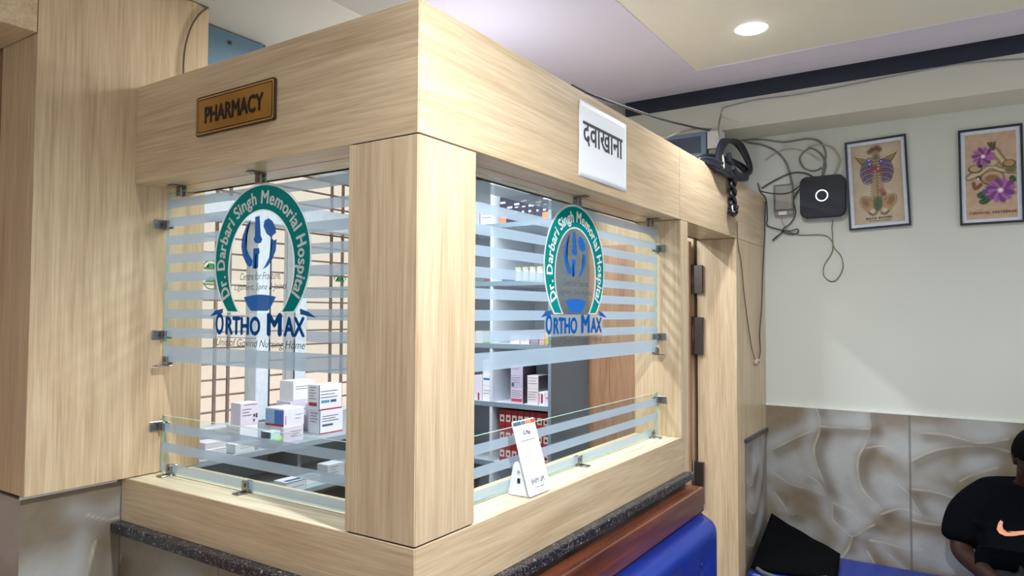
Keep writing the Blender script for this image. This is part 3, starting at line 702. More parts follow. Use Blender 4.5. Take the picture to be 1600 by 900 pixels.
def paint_back(c, W, H):
    X = lambda u: u*W
    Y = lambda v: v*H
    c.noise(.2, .5, (206, 196, 172), 3); c.noise(.08, .25, (170, 148, 120), 4)
    for e in (.0, 1.0): c.mix(np.exp(-(np.abs(c.U-e*W)/.018))*.5, (160, 128, 104))
    c.mix(np.exp(-(np.abs(c.V-H)/.03))*.5, (150, 128, 108))
    # scapulae and clavicles
    for s in (-1, 1):
        q = lambda u: .5+s*u
        c.stroke([(X(q(.06)), Y(.80)), (X(q(.22)), Y(.83)), (X(q(.40)), Y(.865))], .006, (120, 98, 68)); c.stroke([(X(q(.08)), Y(.805)), (X(q(.22)), Y(.835)), (X(q(.40)), Y(.868))], .003, (214, 190, 150))
        for k in range(6): c.stroke([(X(q(.38-.035*k)), Y(.845-.01*k)), (X(q(.26-.02*k)), Y(.735+.004*k))], .005, (150-k*4, 118, 80), op=.9)
        c.stroke([(X(q(.40)), Y(.85)), (X(q(.32)), Y(.775)), (X(q(.20)), Y(.715))], .002, (70, 54, 40))
        # ribs
        for k in range(8):
            v = .765-.031*k; wd = (.22+.085*math.sin(PI*(k+1.5)/9.5))
            pr = [(X(q(.05)), Y(v+.012)), (X(q(wd*.55)), Y(v+.018)), (X(q(wd)), Y(v-.012)), (X(q(wd*.95)), Y(v-.034)), (X(q(wd*.5)), Y(v-.038)), (X(q(.10)), Y(v-.02))]
            c.stroke(pr, .0050, (62, 48, 66)); c.stroke(pr, .0020, (168, 152, 160) if k % 2 else (128, 104, 134))
        c.ell(X(q(.19)), Y(.66), .026, .045, (92, 66, 110), op=.35, soft=1)
        # pelvis
        pv = [(X(q(.06)), Y(.255)), (X(q(.16)), Y(.305)), (X(q(.27)), Y(.335)), (X(q(.34)), Y(.325)), (X(q(.33)), Y(.27)), (X(q(.26)), Y(.20)), (X(q(.22)), Y(.155)), (X(q(.13)), Y(.115)), (X(q(.05)), Y(.14))]
        c.ell(X(q(.22)), Y(.255), .030, .040, (176, 140, 100), rot=-s*.6, soft=.4); c.ell(X(q(.25)), Y(.27), .014, .022, (120, 84, 60), rot=-s*.6, soft=.9, op=.8)
        c.stroke(pv, .004, (88, 62, 46)); c.stroke(pv, .0016, (206, 176, 134))
        c.ell(X(q(.12)), Y(.155), .010, .009, (196, 188, 168), soft=.3); c.stroke([(X(q(.05)), Y(.12)), (X(q(.13)), Y(.105)), (X(q(.2)), Y(.14))], .004, (120, 92, 68))
    # spine
    for k in range(19):
        v = .93-.035*k; a = .012+.0008*k
        c.ell(X(.5), Y(v), a+.004, .0062, (70, 60, 48), soft=.5); c.ell(X(.5), Y(v), a, .0042, (186, 160, 112), soft=.5); c.ell(X(.5), Y(v), .004, .003, (120, 60, 60), soft=.5)
    c.ell(X(.5), Y(.24), .018, .034, (98, 100, 66), soft=.4); c.ell(X(.47), Y(.21), .010, .026, (70, 92, 60), soft=.6)
    for u, v, col in ((.44, .93, (92, 40, 46)), (.53, .945, (92, 40, 46)), (.58, .92, (110, 50, 56)), (.38, .905, (92, 60, 50)), (.40, .67, (140, 52, 60)), (.54, .66, (150, 50, 60)), (.47, .70, (120, 50, 70)), (.36, .80, (86, 76, 140)), (.36, .76, (100, 90, 160)), (.60, .77, (86, 70, 130)), (.66, .72, (96, 84, 140)), (.62, .36, (120, 50, 60)), (.58, .40, (150, 80, 80)), (.50, .83, (90, 100, 60))):
        c.ell(X(u), Y(v), .012, .012, col, soft=.8, op=.85)
    for u, v in ((.36, .80), (.60, .77), (.37, .75), (.53, .68)): c.ell(X(u), Y(v), .003, .003, (230, 226, 236))
    for k in range(6): c.stroke([(X(.42+.03*k), Y(.33)), (X(.40+.03*k), Y(.20))], .0024, (70, 96, 56), op=.8)
def paint_cerv(c, W, H):
    X = lambda u: u*W
    Y = lambda v: v*H
    c.mix(np.ones_like(c.U)*.4, (200, 160, 132)); c.noise(.2, .5, (206, 172, 140), 8); c.noise(.07, .3, (158, 124, 104), 9)
    def flower(u, v, r, n=10):
        for k in range(n):
            a = 2*PI*k/n+.2; c.ell(X(u)+r*.58*math.cos(a), Y(v)+r*.58*math.sin(a), r*.46, r*.24, (118, 64, 124) if k % 2 else (168, 106, 166), rot=a, soft=.5)
            c.stroke([(X(u), Y(v)), (X(u)+r*.9*math.cos(a), Y(v)+r*.9*math.sin(a))], .0016, (110, 50, 112), smooth=0, op=.7)
        c.ell(X(u), Y(v), r*.20, r*.20, (232, 196, 214), soft=.5); c.ell(X(u), Y(v), r*.10, r*.10, (250, 240, 220), soft=.5)
    for u, v, r in ((.30, .27, .02), (.40, .22, .024), (.34, .20, .02), (.88, .36, .022), (.80, .32, .022), (.92, .44, .02), (.72, .22, .018), (.45, .25, .018), (.33, .29, .02)):
        c.ell(X(u), Y(v), r*.8, r*.6, (34, 72, 44), rot=u*9, soft=.5); c.stroke([(X(u)-r*.6, Y(v)-r*.3), (X(u)+r*.6, Y(v)+r*.3)], .0012, (96, 130, 84), smooth=0)
    # vertebra
    body = (172, 146, 108)
    for wd, col in ((.015, (78, 60, 44)), (.0115, body), (.005, (206, 184, 144))):
        c.stroke([(X(.10), Y(.50)), (X(.26), Y(.57)), (X(.42), Y(.70)), (X(.56), Y(.79)), (X(.68), Y(.70)), (X(.84), Y(.58)), (X(1.0), Y(.54))], wd, col)
        c.stroke([(X(.06), Y(.49)), (X(.28), Y(.53)), (X(.50), Y(.60)), (X(.72), Y(.55)), (X(.98), Y(.53))], wd*.8, col)
    c.ell(X(.53), Y(.655), .028, .020, (140, 118, 88), soft=.4); c.ell(X(.53), Y(.65), .019, .013, (196, 180, 150), soft=.5)
    c.ell(X(.20), Y(.59), .027, .019, (96, 72, 52)); c.ell(X(.20), Y(.595), .021, .014, (190, 158, 114)); c.ell(X(.86), Y(.62), .025, .018, (96, 72, 52)); c.ell(X(.86), Y(.625), .019, .013, (176, 140, 96))
    c.ell(X(.53), Y(.47), .044, .032, (92, 66, 48)); c.ell(X(.53), Y(.475), .038, .027, (196, 166, 130)); c.ell(X(.52), Y(.46), .028, .019, (142, 104, 76), soft=.5)
    c.stroke([(X(.16), Y(.42)), (X(.20), Y(.36)), (X(.30), Y(.40))], .008, (128, 78, 60)); c.ell(X(.26), Y(.48), .010, .010, (70, 60, 52)); c.ell(X(.25), Y(.47), .005, .006, (214, 210, 200))
    for k in range(3): c.stroke([(X(.47+.06*k), Y(.88)), (X(.52+.03*k), Y(.82)), (X(.56), Y(.80))], .005, (96, 80, 52)); 
    for k in range(8): c.ell(X(.82+.02*k), Y(.55+.02*math.sin(k*2)), .010, .008, (104, 104, 58), soft=.7, op=.8)
    flower(.36, .73, .042, 11); flower(.68, .32, .055, 12); c.ell(X(.30), Y(.62), .010, .008, (60, 40, 90)); c.ell(X(.38), Y(.32), .012, .010, (90, 80, 140))
t, F, m_, cw, ch = frame_poster('framed skeleton print titled BACK BONES beside the black router', (1320, 223), (1416, 211), (1328, 361), (1424, 352), paint_back)
ink = plain('poster_ink', (58, 48, 44), .6)
bm = bmesh.new(); put_text(bm, F, 'BACK BONES', m_+.24*cw, m_+.76*cw, m_+.052*ch, m_+.078*ch, .0080, bold=.04, spacing=1.15); put_text(bm, F, 'The Human Vertebrae', m_+.28*cw, m_+.74*cw, m_+.026*ch, m_+.040*ch, .0080, bold=.02); obj('title', bm, ink, t)
t, F, m_, cw, ch = frame_poster('framed vertebra and pink flower print titled CERVICAL VERTEBRAE at the right edge', (1497, 203), (1597, 196), (1500, 352), (1602, 348), paint_cerv)
bm = bmesh.new(); put_text(bm, F, 'CERVICAL VERTEBRAE', m_+.06*cw, m_+.98*cw, m_+.055*ch, m_+.085*ch, .0080, bold=.03, spacing=1.1); obj('title', bm, plain('poster_ink_red', (96, 52, 44), .6), t)

# ------------------------------------------------------------------ payment stand on the right sill
t = thing('payment_stand', 'white payment stand with tilted card on the right sill', 'payment stand', (.50, .045, ZS))
du, dn = Vector((1, 0, 0)), Vector((0, -1, 0)); wid = .101; hgt = .182
A = Vector((.4242, .0085, ZS+.004))
tilt = .288; up = Vector((0, 0, 1))*math.cos(tilt)-dn*math.sin(tilt); nrm = dn*math.cos(tilt)+Vector((0, 0, 1))*math.sin(tilt)
FS = lambda u, v, n=0: A+du*u+up*v+nrm*n
plast = plain('white_plastic', (232, 236, 246), .25, noise=.01)
bm = bmesh.new(); poly(bm, FS, rrect(0, wid, 0, hgt, .006), -.003, .003); obj('card', bm, plain('white_card', (236, 238, 244), .3, noise=.01), t)
# base: trapezoid block behind the card
bm = bmesh.new()
sec = [(.002, -.004), (.004, .004), (.0255, .076), (.030, .080), (.042, .080), (.050, .072), (.064, .004), (.065, -.004)]
def SB(u, b, z): return A+du*u-dn*b+Vector((0, 0, z))
L0 = [bm.verts.new(SB(.004, b+.002, z)) for b, z in sec]; L1 = [bm.verts.new(SB(wid-.004, b+.002, z)) for b, z in sec]
bm.faces.new(L0); bm.faces.new(L1[::-1])
for i in range(len(sec)): bm.faces.new((L0[i], L1[i], L1[(i+1) % len(sec)], L0[(i+1) % len(sec)]))
bmesh.ops.recalc_face_normals(bm, faces=bm.faces); bmesh.ops.bevel(bm, geom=list(bm.edges), offset=.003, segments=2, affect='EDGES'); obj('base', bm, plast, t)
for k, (a, b, col) in enumerate(((.0, .36, (70, 112, 128)), (.36, .55, (90, 130, 150)), (.55, .78, (226, 142, 84)), (.78, 1.0, (204, 84, 74)))):
    bm = bmesh.new(); poly(bm, FS, [(wid*a+.001, hgt-.012), (wid*b-.0005, hgt-.012), (wid*b-.0005, hgt-.003), (wid*a+.001, hgt-.003)], .0006); obj('colour_stripe', bm, plain('stripe_%d' % k, col, .4), t)
bm = bmesh.new(); put_text(bm, FS, 'G Pay', .036, .068, .142, .155, .0006, bold=.01); obj('lettering', bm, plain('grey_print', (88, 92, 100), .5), t)
bm = bmesh.new(); put_text(bm, FS, 'BHIM UPI', .020, .082, .026, .038, .0006, bold=.0, shear=.2); put_text(bm, FS, 'G Pay  Paytm', .030, .074, .013, .019, .0006); obj('lettering', bm, plain('dark_print', (56, 58, 66), .5), t)
bm = bmesh.new()
for u0, u1, v in ((.018, .084, .130),): poly(bm, FS, [(u0, v), (u1, v), (u1, v+.0022), (u0, v+.0022)], .0006)
fp_ = bm; obj('fine_print', fp_, plain('pale_print', (150, 150, 158), .5), t)
bm = bmesh.new(); bx(bm, -.0015, .0015, -.004, .004, -.006, .006, bev=.001); bm.transform(Matrix.Translation(SB(.0035, .034, .034))); obj('port', bm, plain('black_plastic', (18, 18, 22), .4), t)
bm = bmesh.new(); cyl(bm, SB(.0035, .034, .056), 'x', .004, .002, 12); obj('button', bm, plain('grey_plastic', (170, 172, 180), .4), t)

# ------------------------------------------------------------------ shelving and stock in the booth
grey_blue = plain('grey_blue_laminate', (120, 140, 156), .4, noise=.02, nscale=5)
shelf_white = plain('white_laminate', (206, 214, 226), .4, noise=.01, nscale=5)
cab = thing('shelving_cabinet', 'grey-blue and white medicine shelving seen through the right opening', 'shelving', (1.95, 1.1, 0))
YA, YB, YC = .734, 1.050, 1.46
obj('side_panel', B((1.750, 2.150, YA-.016, YA, 0, 2.36), bev=.001), grey_blue, cab)
obj('side_panel', B((1.750, 2.150, YC, YC+.016, 0, 2.36), bev=.001), grey_blue, cab)
obj('divider', B((1.7505, 2.135, YB-.008, YB+.008, 0, 2.345), bev=.001), shelf_white, cab)
obj('back_panel', B((2.135, 2.150, YA, YC, 0, 2.345)), shelf_white, cab)
obj('top_panel', B((1.750, 2.150, YA, YC, 2.345, 2.36)), grey_blue, cab)
SH = [.62, .90, 1.181, 1.459, 1.757, 2.036]
for z in SH:
    s = obj('shelf', B((1.752, 2.135, YA, YB-.008, z-.020, z), (1.752, 2.135, YB+.008, YC, z-.020, z)), shelf_white, cab)
    obj('edge_strip', B((1.749, 1.752, YA, YC, z-.021, z+.001)), grey_blue, s)

rack = thing('display_rack', 'grey stepped stock rack under the booth window', 'rack', (1.2, 1.5, 0))
slate = plain('slate_laminate', (148, 164, 174), .35, noise=.03)
obj('top_shelf', B((.23, 1.70, 1.33, 1.88, 1.072, 1.095), bev=.002), slate, rack)
obj('middle_shelf', B((.23, 1.70, 1.20, 1.88, .930, .950), bev=.002), slate, rack)
obj('bottom_shelf', B((.23, 1.70, 1.12, 1.88, .800, .820), bev=.002), slate, rack)
for x in (.232, .86, 1.33): obj('upright', B((x, x+.018, 1.34, 1.88, .820, .930), (x, x+.018, 1.36, 1.88, .950, 1.072)), plain('dark_laminate', (108, 118, 126), .4), rack)
obj('base', B((.23, 1.70, 1.16, 1.88, 0, .80)), slate, rack)
obj('back_panel', B((.25, 1.68, 1.50, 1.51, .821, .929), (.25, 1.68, 1.54, 1.55, .951, 1.071)), plain('pale_slate', (160, 172, 180), .4), rack)
dk = thing('desk', 'brown topped desk just inside the booth opening', 'desk', (1.25, .5, 0))
obj('desk_top', B((.95, 1.60, .30, .72, .80, .83), bev=.002), plain('dark_brown_top', (74, 58, 50), .3), dk)
obj('desk_base', B((1.0, 1.58, .34, .70, 0, .80)), slate, dk)

CART = [0]
def carton(x, y, z, w_, d, h, body, marks, label, group=None, faces='yx', cat='box'):
    """x,y,z = near bottom corner; w along +X, d along +Y. marks: (face, u0,u1,v0,v1,rgb) in fractions"""
    o = obj('medicine_carton', B((x, x+w_, y, y+d, z, z+h), bev=min(.0012, h*.05)), plain('card_%d_%d_%d' % body, body, .45, noise=.02), None)
    tag(o, label, cat, group); PARINV[o.name] = Matrix.Identity(4)
    byc = {}
    for m in marks: byc.setdefault((m[5], m[0]), []).append(m)
    for (rgb, f_), ms in byc.items():
        bm = bmesh.new()
        for (f, u0, u1, v0, v1, _) in ms:
            e = .0005+.00012*marks.index((f, u0, u1, v0, v1, _))
            if f == 'y': poly(bm, FR(x, y, z), [(w_*u0, h*v0), (w_*u1, h*v0), (w_*u1, h*v1), (w_*u0, h*v1)], e)
            elif f == 'x': poly(bm, FL(x, y+d, z), [(d*u0, h*v0), (d*u1, h*v0), (d*u1, h*v1), (d*u0, h*v1)], e)
            else: bm.faces.new([bm.verts.new((x+w_*a, y+d*b, z+h+e)) for a, b in ((u0, v0), (u1, v0), (u1, v1), (u0, v1))])
        obj('print', bm, plain('ink_%d_%d_%d' % rgb, rgb, .5, noise=.0), o)
    return o
W_, PW, BLU, RED, INK, LB = (232, 234, 244), (222, 216, 232), (40, 78, 140), (176, 44, 60), (84, 84, 104), (150, 190, 226)
def lines(f, u0, u1, v0, n, dv, c=INK, th=.025): return [(f, u0, u1-(.12*(k % 2)), v0-k*dv, v0-k*dv+th, c) for k in range(n)]
ZR = 1.095
def on_y(px, py, y): q = P(px, py, 'y', y); return q
# name list: (near-corner x, y, z, w, d, h)
carton(1.010, 1.40, ZR, .125, .075, .100, W_, lines('y', .08, .8, .72, 3, .1)+[('y', .08, .55, .32, .40, INK), ('y', 0, 1, 0, .05, RED), ('x', .96, 1, 0, 1, BLU)]+lines('x', .2, .8, .85, 4, .12), 'white medicine carton with red base line, bottom of the right stack on the rack')
carton(1.000, 1.40, ZR+.1005, .128, .070, .106, W_, lines('y', .08, .8, .72, 3, .12)+[('y', .1, .45, .28, .38, (80, 150, 190)), ('y', .5, .75, .28, .38, INK), ('y', 0, 1, 0, .045, RED), ('y', 0, .03, 0, 1, BLU), ('x', .15, .85, .16, .30, RED)]+lines('x', .2, .75, .88, 5, .11), 'white medicine carton with red block on its end, topmost on the right stack')
carton(1.070, 1.50, ZR, .110, .080, .115, PW, lines('y', .1, .9, .8, 2, .1), 'lilac white carton behind the right stack, lower')
carton(.985, 1.56, ZR, .10, .09, .128, PW, lines('y', .1, .8, .7, 3, .12), 'plain pale carton standing left of the right stack')
carton(1.00, 1.56, ZR+.1285, .12, .09, .085, W_, lines('y', .1, .8, .7, 2, .12), 'plain white carton high behind the right stack')
carton(.790, 1.36, ZR, .098, .07, .062, PW, lines('y', .35, .9, .65, 3, .14), 'lilac white carton at the middle of the rack, under the blue ended carton')
carton(.795, 1.365, ZR+.0625, .100, .110, .070, W_, [('y', .08, .11, .1, .6, RED), ('x', .0, 1, .0, .12, RED), ('x', 0, 1, .12, .9, LB), ('x', .5, 1, .12, .9, (70, 110, 190))]+lines('y', .55, .95, .6, 2, .2, LB), 'white carton with light blue end resting on the lilac carton')
carton(.715, 1.345, ZR, .050, .05, .055, (206, 232, 244), [('y', 0, .09, 0, 1, (30, 110, 150)), ('y', .3, .8, .45, .55, (90, 160, 190)), ('y', .3, .8, .25, .32, (90, 160, 190)), ('x', .0, 1, 0, 1, (50, 60, 84))], 'small pale blue carton with dark end at the front of the rack')
carton(.640, 1.42, ZR, .078, .085, .080, W_, lines('y', .1, .7, .35, 2, .14)+lines('x', .1, .9, .8, 4, .16, (190, 170, 190)), 'white carton under the printed white carton at left of the rack')
carton(.640, 1.42, ZR+.0805, .080, .060, .085, PW, lines('y', .2, .9, .9, 1, .1)+lines('y', .1, .6, .7, 3, .13)+[('y', .70, .80, .35, .48, INK), ('y', .84, .94, .3, .5, INK), ('y', .70, .80, .15, .25, INK)], 'lilac printed carton, topmost on the left stack')
carton(.560, 1.45, ZR, .075, .10, .045, PW, [('y', .6, 1, .0, .6, (50, 110, 170))]+lines('y', .1, .5, .7, 2, .2), 'low carton with blue patch left of the left stack')
carton(.560, 1.335, ZR, .105, .06, .034, (216, 228, 234), lines('y', .2, .7, .75, 2, .25)+[('y', .78, .95, .1, .6, (150, 160, 176))], 'flat white carton lying at the front left of the rack')
carton(.450, 1.35, ZR, .085, .08, .030, W_, lines('y', .5, .98, .8, 3, .22), 'flat white carton at the far left of the rack top')
carton(.455, 1.355, ZR+.0305, .080, .07, .022, PW, lines('x', .1, .9, .7, 2, .3, LB), 'thin lilac carton lying on the flat carton at far left')
o = obj('green_packet', T([(.695, 1.337, ZR+.022), (.72, 1.338, ZR+.015), (.745, 1.342, ZR+.018), (.765, 1.35, ZR+.026)], .014, seg=12), plain('green_foil', (150, 190, 132), .3)); tag(o, 'small light green packet at the rack edge', 'packet')
# middle shelf
ZM = .950
carton(.330, 1.24, ZM, .075, .07, .075, PW, lines('y', .05, .9, .85, 3, .2, LB)+[('x', 0, 1, 0, 1, (180, 170, 190))], 'lilac carton at the left end of the middle rack shelf')
carton(.430, 1.28, ZM, .070, .07, .055, (188, 196, 206), lines('y', .1, .8, .7, 2, .2), 'grey white carton next to the lilac one on the middle rack shelf')
carton(.690, 1.215, ZM, .090, .07, .034, W_, [('y', .0, 1, .85, 1, LB), ('z', .1, .9, .1, .4, (70, 90, 130)), ('y', .1, .9, .3, .4, LB)], 'flat white carton with blue lines at the middle of the middle rack shelf')
carton(.800, 1.235, ZM, .075, .06, .026, W_, [('z', .2, .8, .2, .6, (120, 150, 190))], 'flat white carton right of the blue lined one on the middle rack shelf')
carton(.895, 1.225, ZM, .090, .06, .060, (206, 214, 224), lines('y', .15, .6, .8, 4, .18, (120, 120, 130)), 'tall pale carton near the post on the middle rack shelf')
carton(.990, 1.225, ZM, .085, .06, .054, (196, 206, 218), lines('y', .15, .8, .8, 4, .18, (130, 130, 140)), 'tall grey white carton hard against the post on the middle rack shelf')
# bottom shelf
ZB_ = .820
carton(.395, 1.135, ZB_, .09, .07, .020, W_, [('z', .05, .8, .1, .9, (196, 84, 160))], 'flat white and pink carton on the bottom rack shelf')
carton(.530, 1.140, ZB_, .10, .08, .030, PW, [('z', .1, .6, .1, .8, (200, 190, 220))], 'flat lilac carton in the middle of the bottom rack shelf')
carton(.660, 1.135, ZB_, .060, .05, .055, (48, 64, 140), [('y', .1, .8, .55, .65, W_), ('y', .1, .6, .3, .38, W_)], 'royal blue carton on the bottom rack shelf')
carton(.724, 1.135, ZB_, .034, .05, .040, (214, 204, 196), [('y', .5, .62, 0, 1, RED), ('y', .8, .9, 0, 1, RED)], 'cream carton with red stripes on the bottom rack shelf')
carton(.762, 1.135, ZB_, .056, .05, .046, (206, 214, 226), [('y', .2, .6, .4, .6, INK)], 'pale carton right of the red striped carton on the bottom rack shelf')
carton(.822, 1.135, ZB_, .042, .05, .046, (54, 92, 150), [('y', .9, 1, 0, 1, W_)], 'mid blue carton at the right of the bottom rack shelf')

# cabinet stock (fronts face the viewer along -X); label faces use 'x'
def cx(y, z, w_, h, body, marks, label, d=.12, x=1.775, group=None): return carton(x, y, z, d, w_, h, body, marks, label, group)
z = SH[2]
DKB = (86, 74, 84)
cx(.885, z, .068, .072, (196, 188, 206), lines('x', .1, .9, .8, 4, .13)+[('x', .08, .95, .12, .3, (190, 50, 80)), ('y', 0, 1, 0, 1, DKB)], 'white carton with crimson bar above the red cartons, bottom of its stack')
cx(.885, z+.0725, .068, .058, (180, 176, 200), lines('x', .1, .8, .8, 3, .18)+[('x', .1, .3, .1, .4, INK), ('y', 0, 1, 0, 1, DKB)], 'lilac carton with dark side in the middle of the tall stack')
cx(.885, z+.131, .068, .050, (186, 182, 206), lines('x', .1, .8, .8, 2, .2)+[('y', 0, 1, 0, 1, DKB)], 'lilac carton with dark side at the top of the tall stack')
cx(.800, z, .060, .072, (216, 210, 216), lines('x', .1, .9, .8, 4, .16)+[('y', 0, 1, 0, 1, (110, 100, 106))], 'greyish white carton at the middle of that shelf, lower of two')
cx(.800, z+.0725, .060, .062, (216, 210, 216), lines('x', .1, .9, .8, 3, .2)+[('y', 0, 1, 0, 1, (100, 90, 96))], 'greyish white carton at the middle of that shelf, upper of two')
cx(.765, z, .033, .062, W_, [('x', .1, .25, .1, .9, (220, 120, 150)), ('x', .4, .7, .15, .85, (130, 40, 90))], 'white carton with pink panel beside the cabinet side panel')
cx(.736, z, .028, .062, PW, [('x', .2, .9, .5, .65, (220, 130, 150))], 'lilac carton with pink line tight against the cabinet side panel')
cx(.738, z+.064, .020, .080, (60, 150, 166), [('x', .3, .6, .3, .7, (200, 230, 230))], 'teal carton at the cabinet side panel, lower', x=1.80)
cx(.738, z+.145, .020, .070, (50, 140, 160), [('x', .3, .6, .2, .7, (200, 230, 230))], 'teal carton at the cabinet side panel, upper', x=1.80)
for k, (zz, hh, lb) in enumerate(((z, .070, 'bottom'), (z+.0705, .066, 'middle'), (z+.137, .064, 'top'))):
    cx(1.066, zz, .050, hh, W_, [('x', .1, .9, .45, .6, (50, 110, 170))] if k == 1 else lines('x', .1, .9, .7, 2, .2), 'white carton left of the divider, %s of three' % lb)
cx(1.120, z, .05, .12, PW, [('x', .5, .7, 0, .3, RED)], 'tall lilac carton behind the corner post side of the shelf')
# red cartons below
z = SH[1]
ci = 0
for r in range(3):
    for k in range(8):
        o = cx(.742+.0345*k, z+.083*r, .033, .081, (150, 34, 44), [('x', .12, .88, .30, .70, (216, 196, 190)), ('x', .3, .7, .40, .56, (90, 40, 40))], 'small red carton with a white label in the packed rows under the open shelf', group='red cartons packed on the lower shelf')
# shelf z=1.459: low loose packs
z = SH[3]
cx(.905, z, .052, .044, (224, 208, 226), [('x', .1, .5, .3, .6, (210, 190, 214))], 'pale pink carton low on the third shelf behind the frosted bands')
cx(.850, z, .050, .040, (216, 204, 222), lines('x', .1, .8, .7, 2, .25), 'pale carton right of the pale pink one')
cx(.800, z, .045, .042, (140, 132, 150), lines('x', .1, .9, .8, 3, .2, W_), 'grey striped carton on the third shelf')
cx(.766, z, .030, .050, (196, 150, 160), lines('x', 0, 1, .8, 3, .25, W_), 'rose striped carton on the third shelf')
cx(.738, z, .025, .060, (222, 190, 60), [], 'yellow carton at the right end of the third shelf')
cx(1.070, z, .045, .060, (150, 164, 90), lines('x', 0, 1, .9, 4, .2, (210, 196, 120)), 'olive striped carton left of the divider on the third shelf')
cx(1.120, z, .040, .060, (222, 206, 170), [], 'cream carton left of the olive striped carton')
# shelf z=1.757: jars
z = SH[4]
for k in range(5):
    bm = bmesh.new(); cyl(bm, (1.80, .765+.040*k, z+.028), 'z', .0165, .056, 20); j = obj('medicine_jar', bm, plain('white_jar', (216, 218, 224), .35))
    tag(j, 'small white jar in the row on the fourth shelf', 'jar', 'white jars on the fourth shelf'); PARINV[j.name] = Matrix.Identity(4)
    bm = bmesh.new(); cyl(bm, (1.80, .765+.040*k, z+.062), 'z', .0175, .011, 20); obj('lid', bm, plain('jar_lid', (180, 182, 150), .4), j)
cx(1.065, z, .05, .050, (110, 84, 92), lines('x', 0, 1, .9, 4, .2, (180, 170, 180)), 'dark carton with pale stripes left of the divider on the fourth shelf')
cx(.960, z, .045, .016, (70, 84, 130), [], 'flat navy carton on the fourth shelf near the divider')
# top shelf: dark patterned packs
z = SH[5]
for k in range(7):
    cx(.742+.040*k, z, .038, .130, (46, 46, 66), [('x', .1, .85, .75-.1*(k % 3), .82-.1*(k % 3), (200, 200, 214)), ('x', .2, .7, .55, .60, (170, 176, 196)), ('x', .1+.1*(k % 2), .5, .35, .42, (190, 190, 204))]+([('x', 0, 1, 0, .3, (222, 120, 84))] if k in (0, 6) else []), 'dark carton with white markings in the row on the top shelf', group='dark cartons on the top shelf')
cx(1.066, z, .07, .090, (206, 206, 224), lines('x', .1, .9, .8, 3, .2), 'white carton left of the divider on the top shelf')
cx(1.145, z, .06, .12, (190, 186, 206), lines('x', .2, .4, .9, 5, .15), 'lilac carton left of the white one on the top shelf')

# blue loft cabinet above the booth, left
t = thing('loft_cabinet', 'blue-grey overhead cabinet between the pier and the booth ceiling', 'cabinet', (.35, 1.25, 2.20))
obj('body', B((.212, .476, 1.10, 1.50, 2.22, 2.505), bev=.002), plain('blue_laminate', (84, 112, 130), .45, noise=.03, nscale=8), t)
obj('edge_strip', B((.474, .480, 1.098, 1.50, 2.218, 2.505)), plain('blue_edge', (70, 96, 114), .4), t)
bm = bmesh.new(); q = P(359, 67, 'y', 1.10); cyl(bm, (q[0], 1.098, q[2]), 'y', .006, .006, 14); obj('keyhole', bm, dark_steel, t)
# plaster edge hanging along the loft cabinet top
o = obj('torn_tape', T([P(324, 12, 'y', 1.09), P(334, 18, 'y', 1.085), P(350, 30, 'y', 1.09), P(372, 44, 'y', 1.085), P(392, 47, 'y', 1.09), P(408, 56, 'y', 1.09)], .005, seg=6), plain('off_white_tape', (206, 202, 190), .6)); tag(o, 'loose strip of off-white tape along the top of the blue loft cabinet', 'tape')
o = obj('conduit_cable', T([P(287, 121, 'y', YL-.006), P(287, 100, 'y', YL-.006), P(290, 72, 'y', YL-.006), P(299, 42, 'y', YL-.006), P(312, 22, 'y', YL-.006), P(325, 12, 'y', YL-.006)], .0028), plain('brown_cable', (104, 88, 72), .5)); tag(o, 'thin brown cable curving up the wood pier above the booth', 'cable')
o = obj('ceiling_cable', T([P(240, -4, 'y', YL-.02), P(296, 0, 'y', YL-.004), P(325, 13, 'y', YL-.004)], .002), plain('brown_cable', (104, 88, 72), .5)); tag(o, 'thin brown cable along the top edge of the wood pier', 'cable')

# ------------------------------------------------------------------ on top of the booth, right
t = thing('equipment_cabinet', 'grey-blue equipment cabinet with dark glass front on top of the booth', 'cabinet', (2.5, .45, ZT))
obj('body', B((2.376, 2.66, .200, .74, ZT, 2.508), bev=.004), plain('steel_blue_paint', (120, 142, 160), .35, noise=.02), t)
obj('front_window', B((2.3735, 2.376, .225, .71, 2.405, 2.488), bev=.0008), plain('smoked_glass', (78, 90, 104), .08), t)
obj('front_label', B((2.374, 2.376, .225, .71, 2.24, 2.395)), plain('pale_label', (170, 182, 208), .4), t)
st_ = obj('sticker', B((2.3725, 2.374, .248, .278, 2.355, 2.390)), plain('red_sticker', (176, 60, 84), .4), t)
obj('sticker_centre', B((2.3715, 2.3725, .257, .269, 2.363, 2.382)), plain('white_sticker', (226, 226, 232), .4), st_)
t = thing('junction_box', 'white plastic junction box beside the equipment cabinet', 'junction box', (2.41, .16, 2.42))
obj('body', B((2.380, 2.45, .128, .196, 2.420, 2.508), bev=.004, seg=2), plain('white_abs', (226, 224, 220), .4), t)
obj('lid', B((2.376, 2.380, .132, .192, 2.424, 2.504), bev=.001), plain('white_abs', (226, 224, 220), .4), t)
obj('lower_block', B((2.390, 2.45, .132, .192, 2.330, 2.418), bev=.002), plain('beige_block', (150, 140, 122), .5), t)
blackcab = plain('black_cable', (22, 24, 34), .45)
def loop(c, a, b, rot, n, jit, axis_tilt=0):
    out = []
    for k in range(n*14):
        th = 2*PI*k/14; jr = 1+jit*math.sin(k*1.7+rot); x = a*jr*math.cos(th); z = b*jr*math.sin(th)
        out.append((c[0]+x*math.cos(rot)-z*math.sin(rot), c[1]+.010*math.sin(k*.9)+axis_tilt*math.sin(th), c[2]+x*math.sin(rot)+z*math.cos(rot)))
    return out
t = thing('cable_coil', 'coil of black cable hanging over the fascia beside the junction box', 'cable coil', (2.1, -.02, 2.2))
bm = bmesh.new()
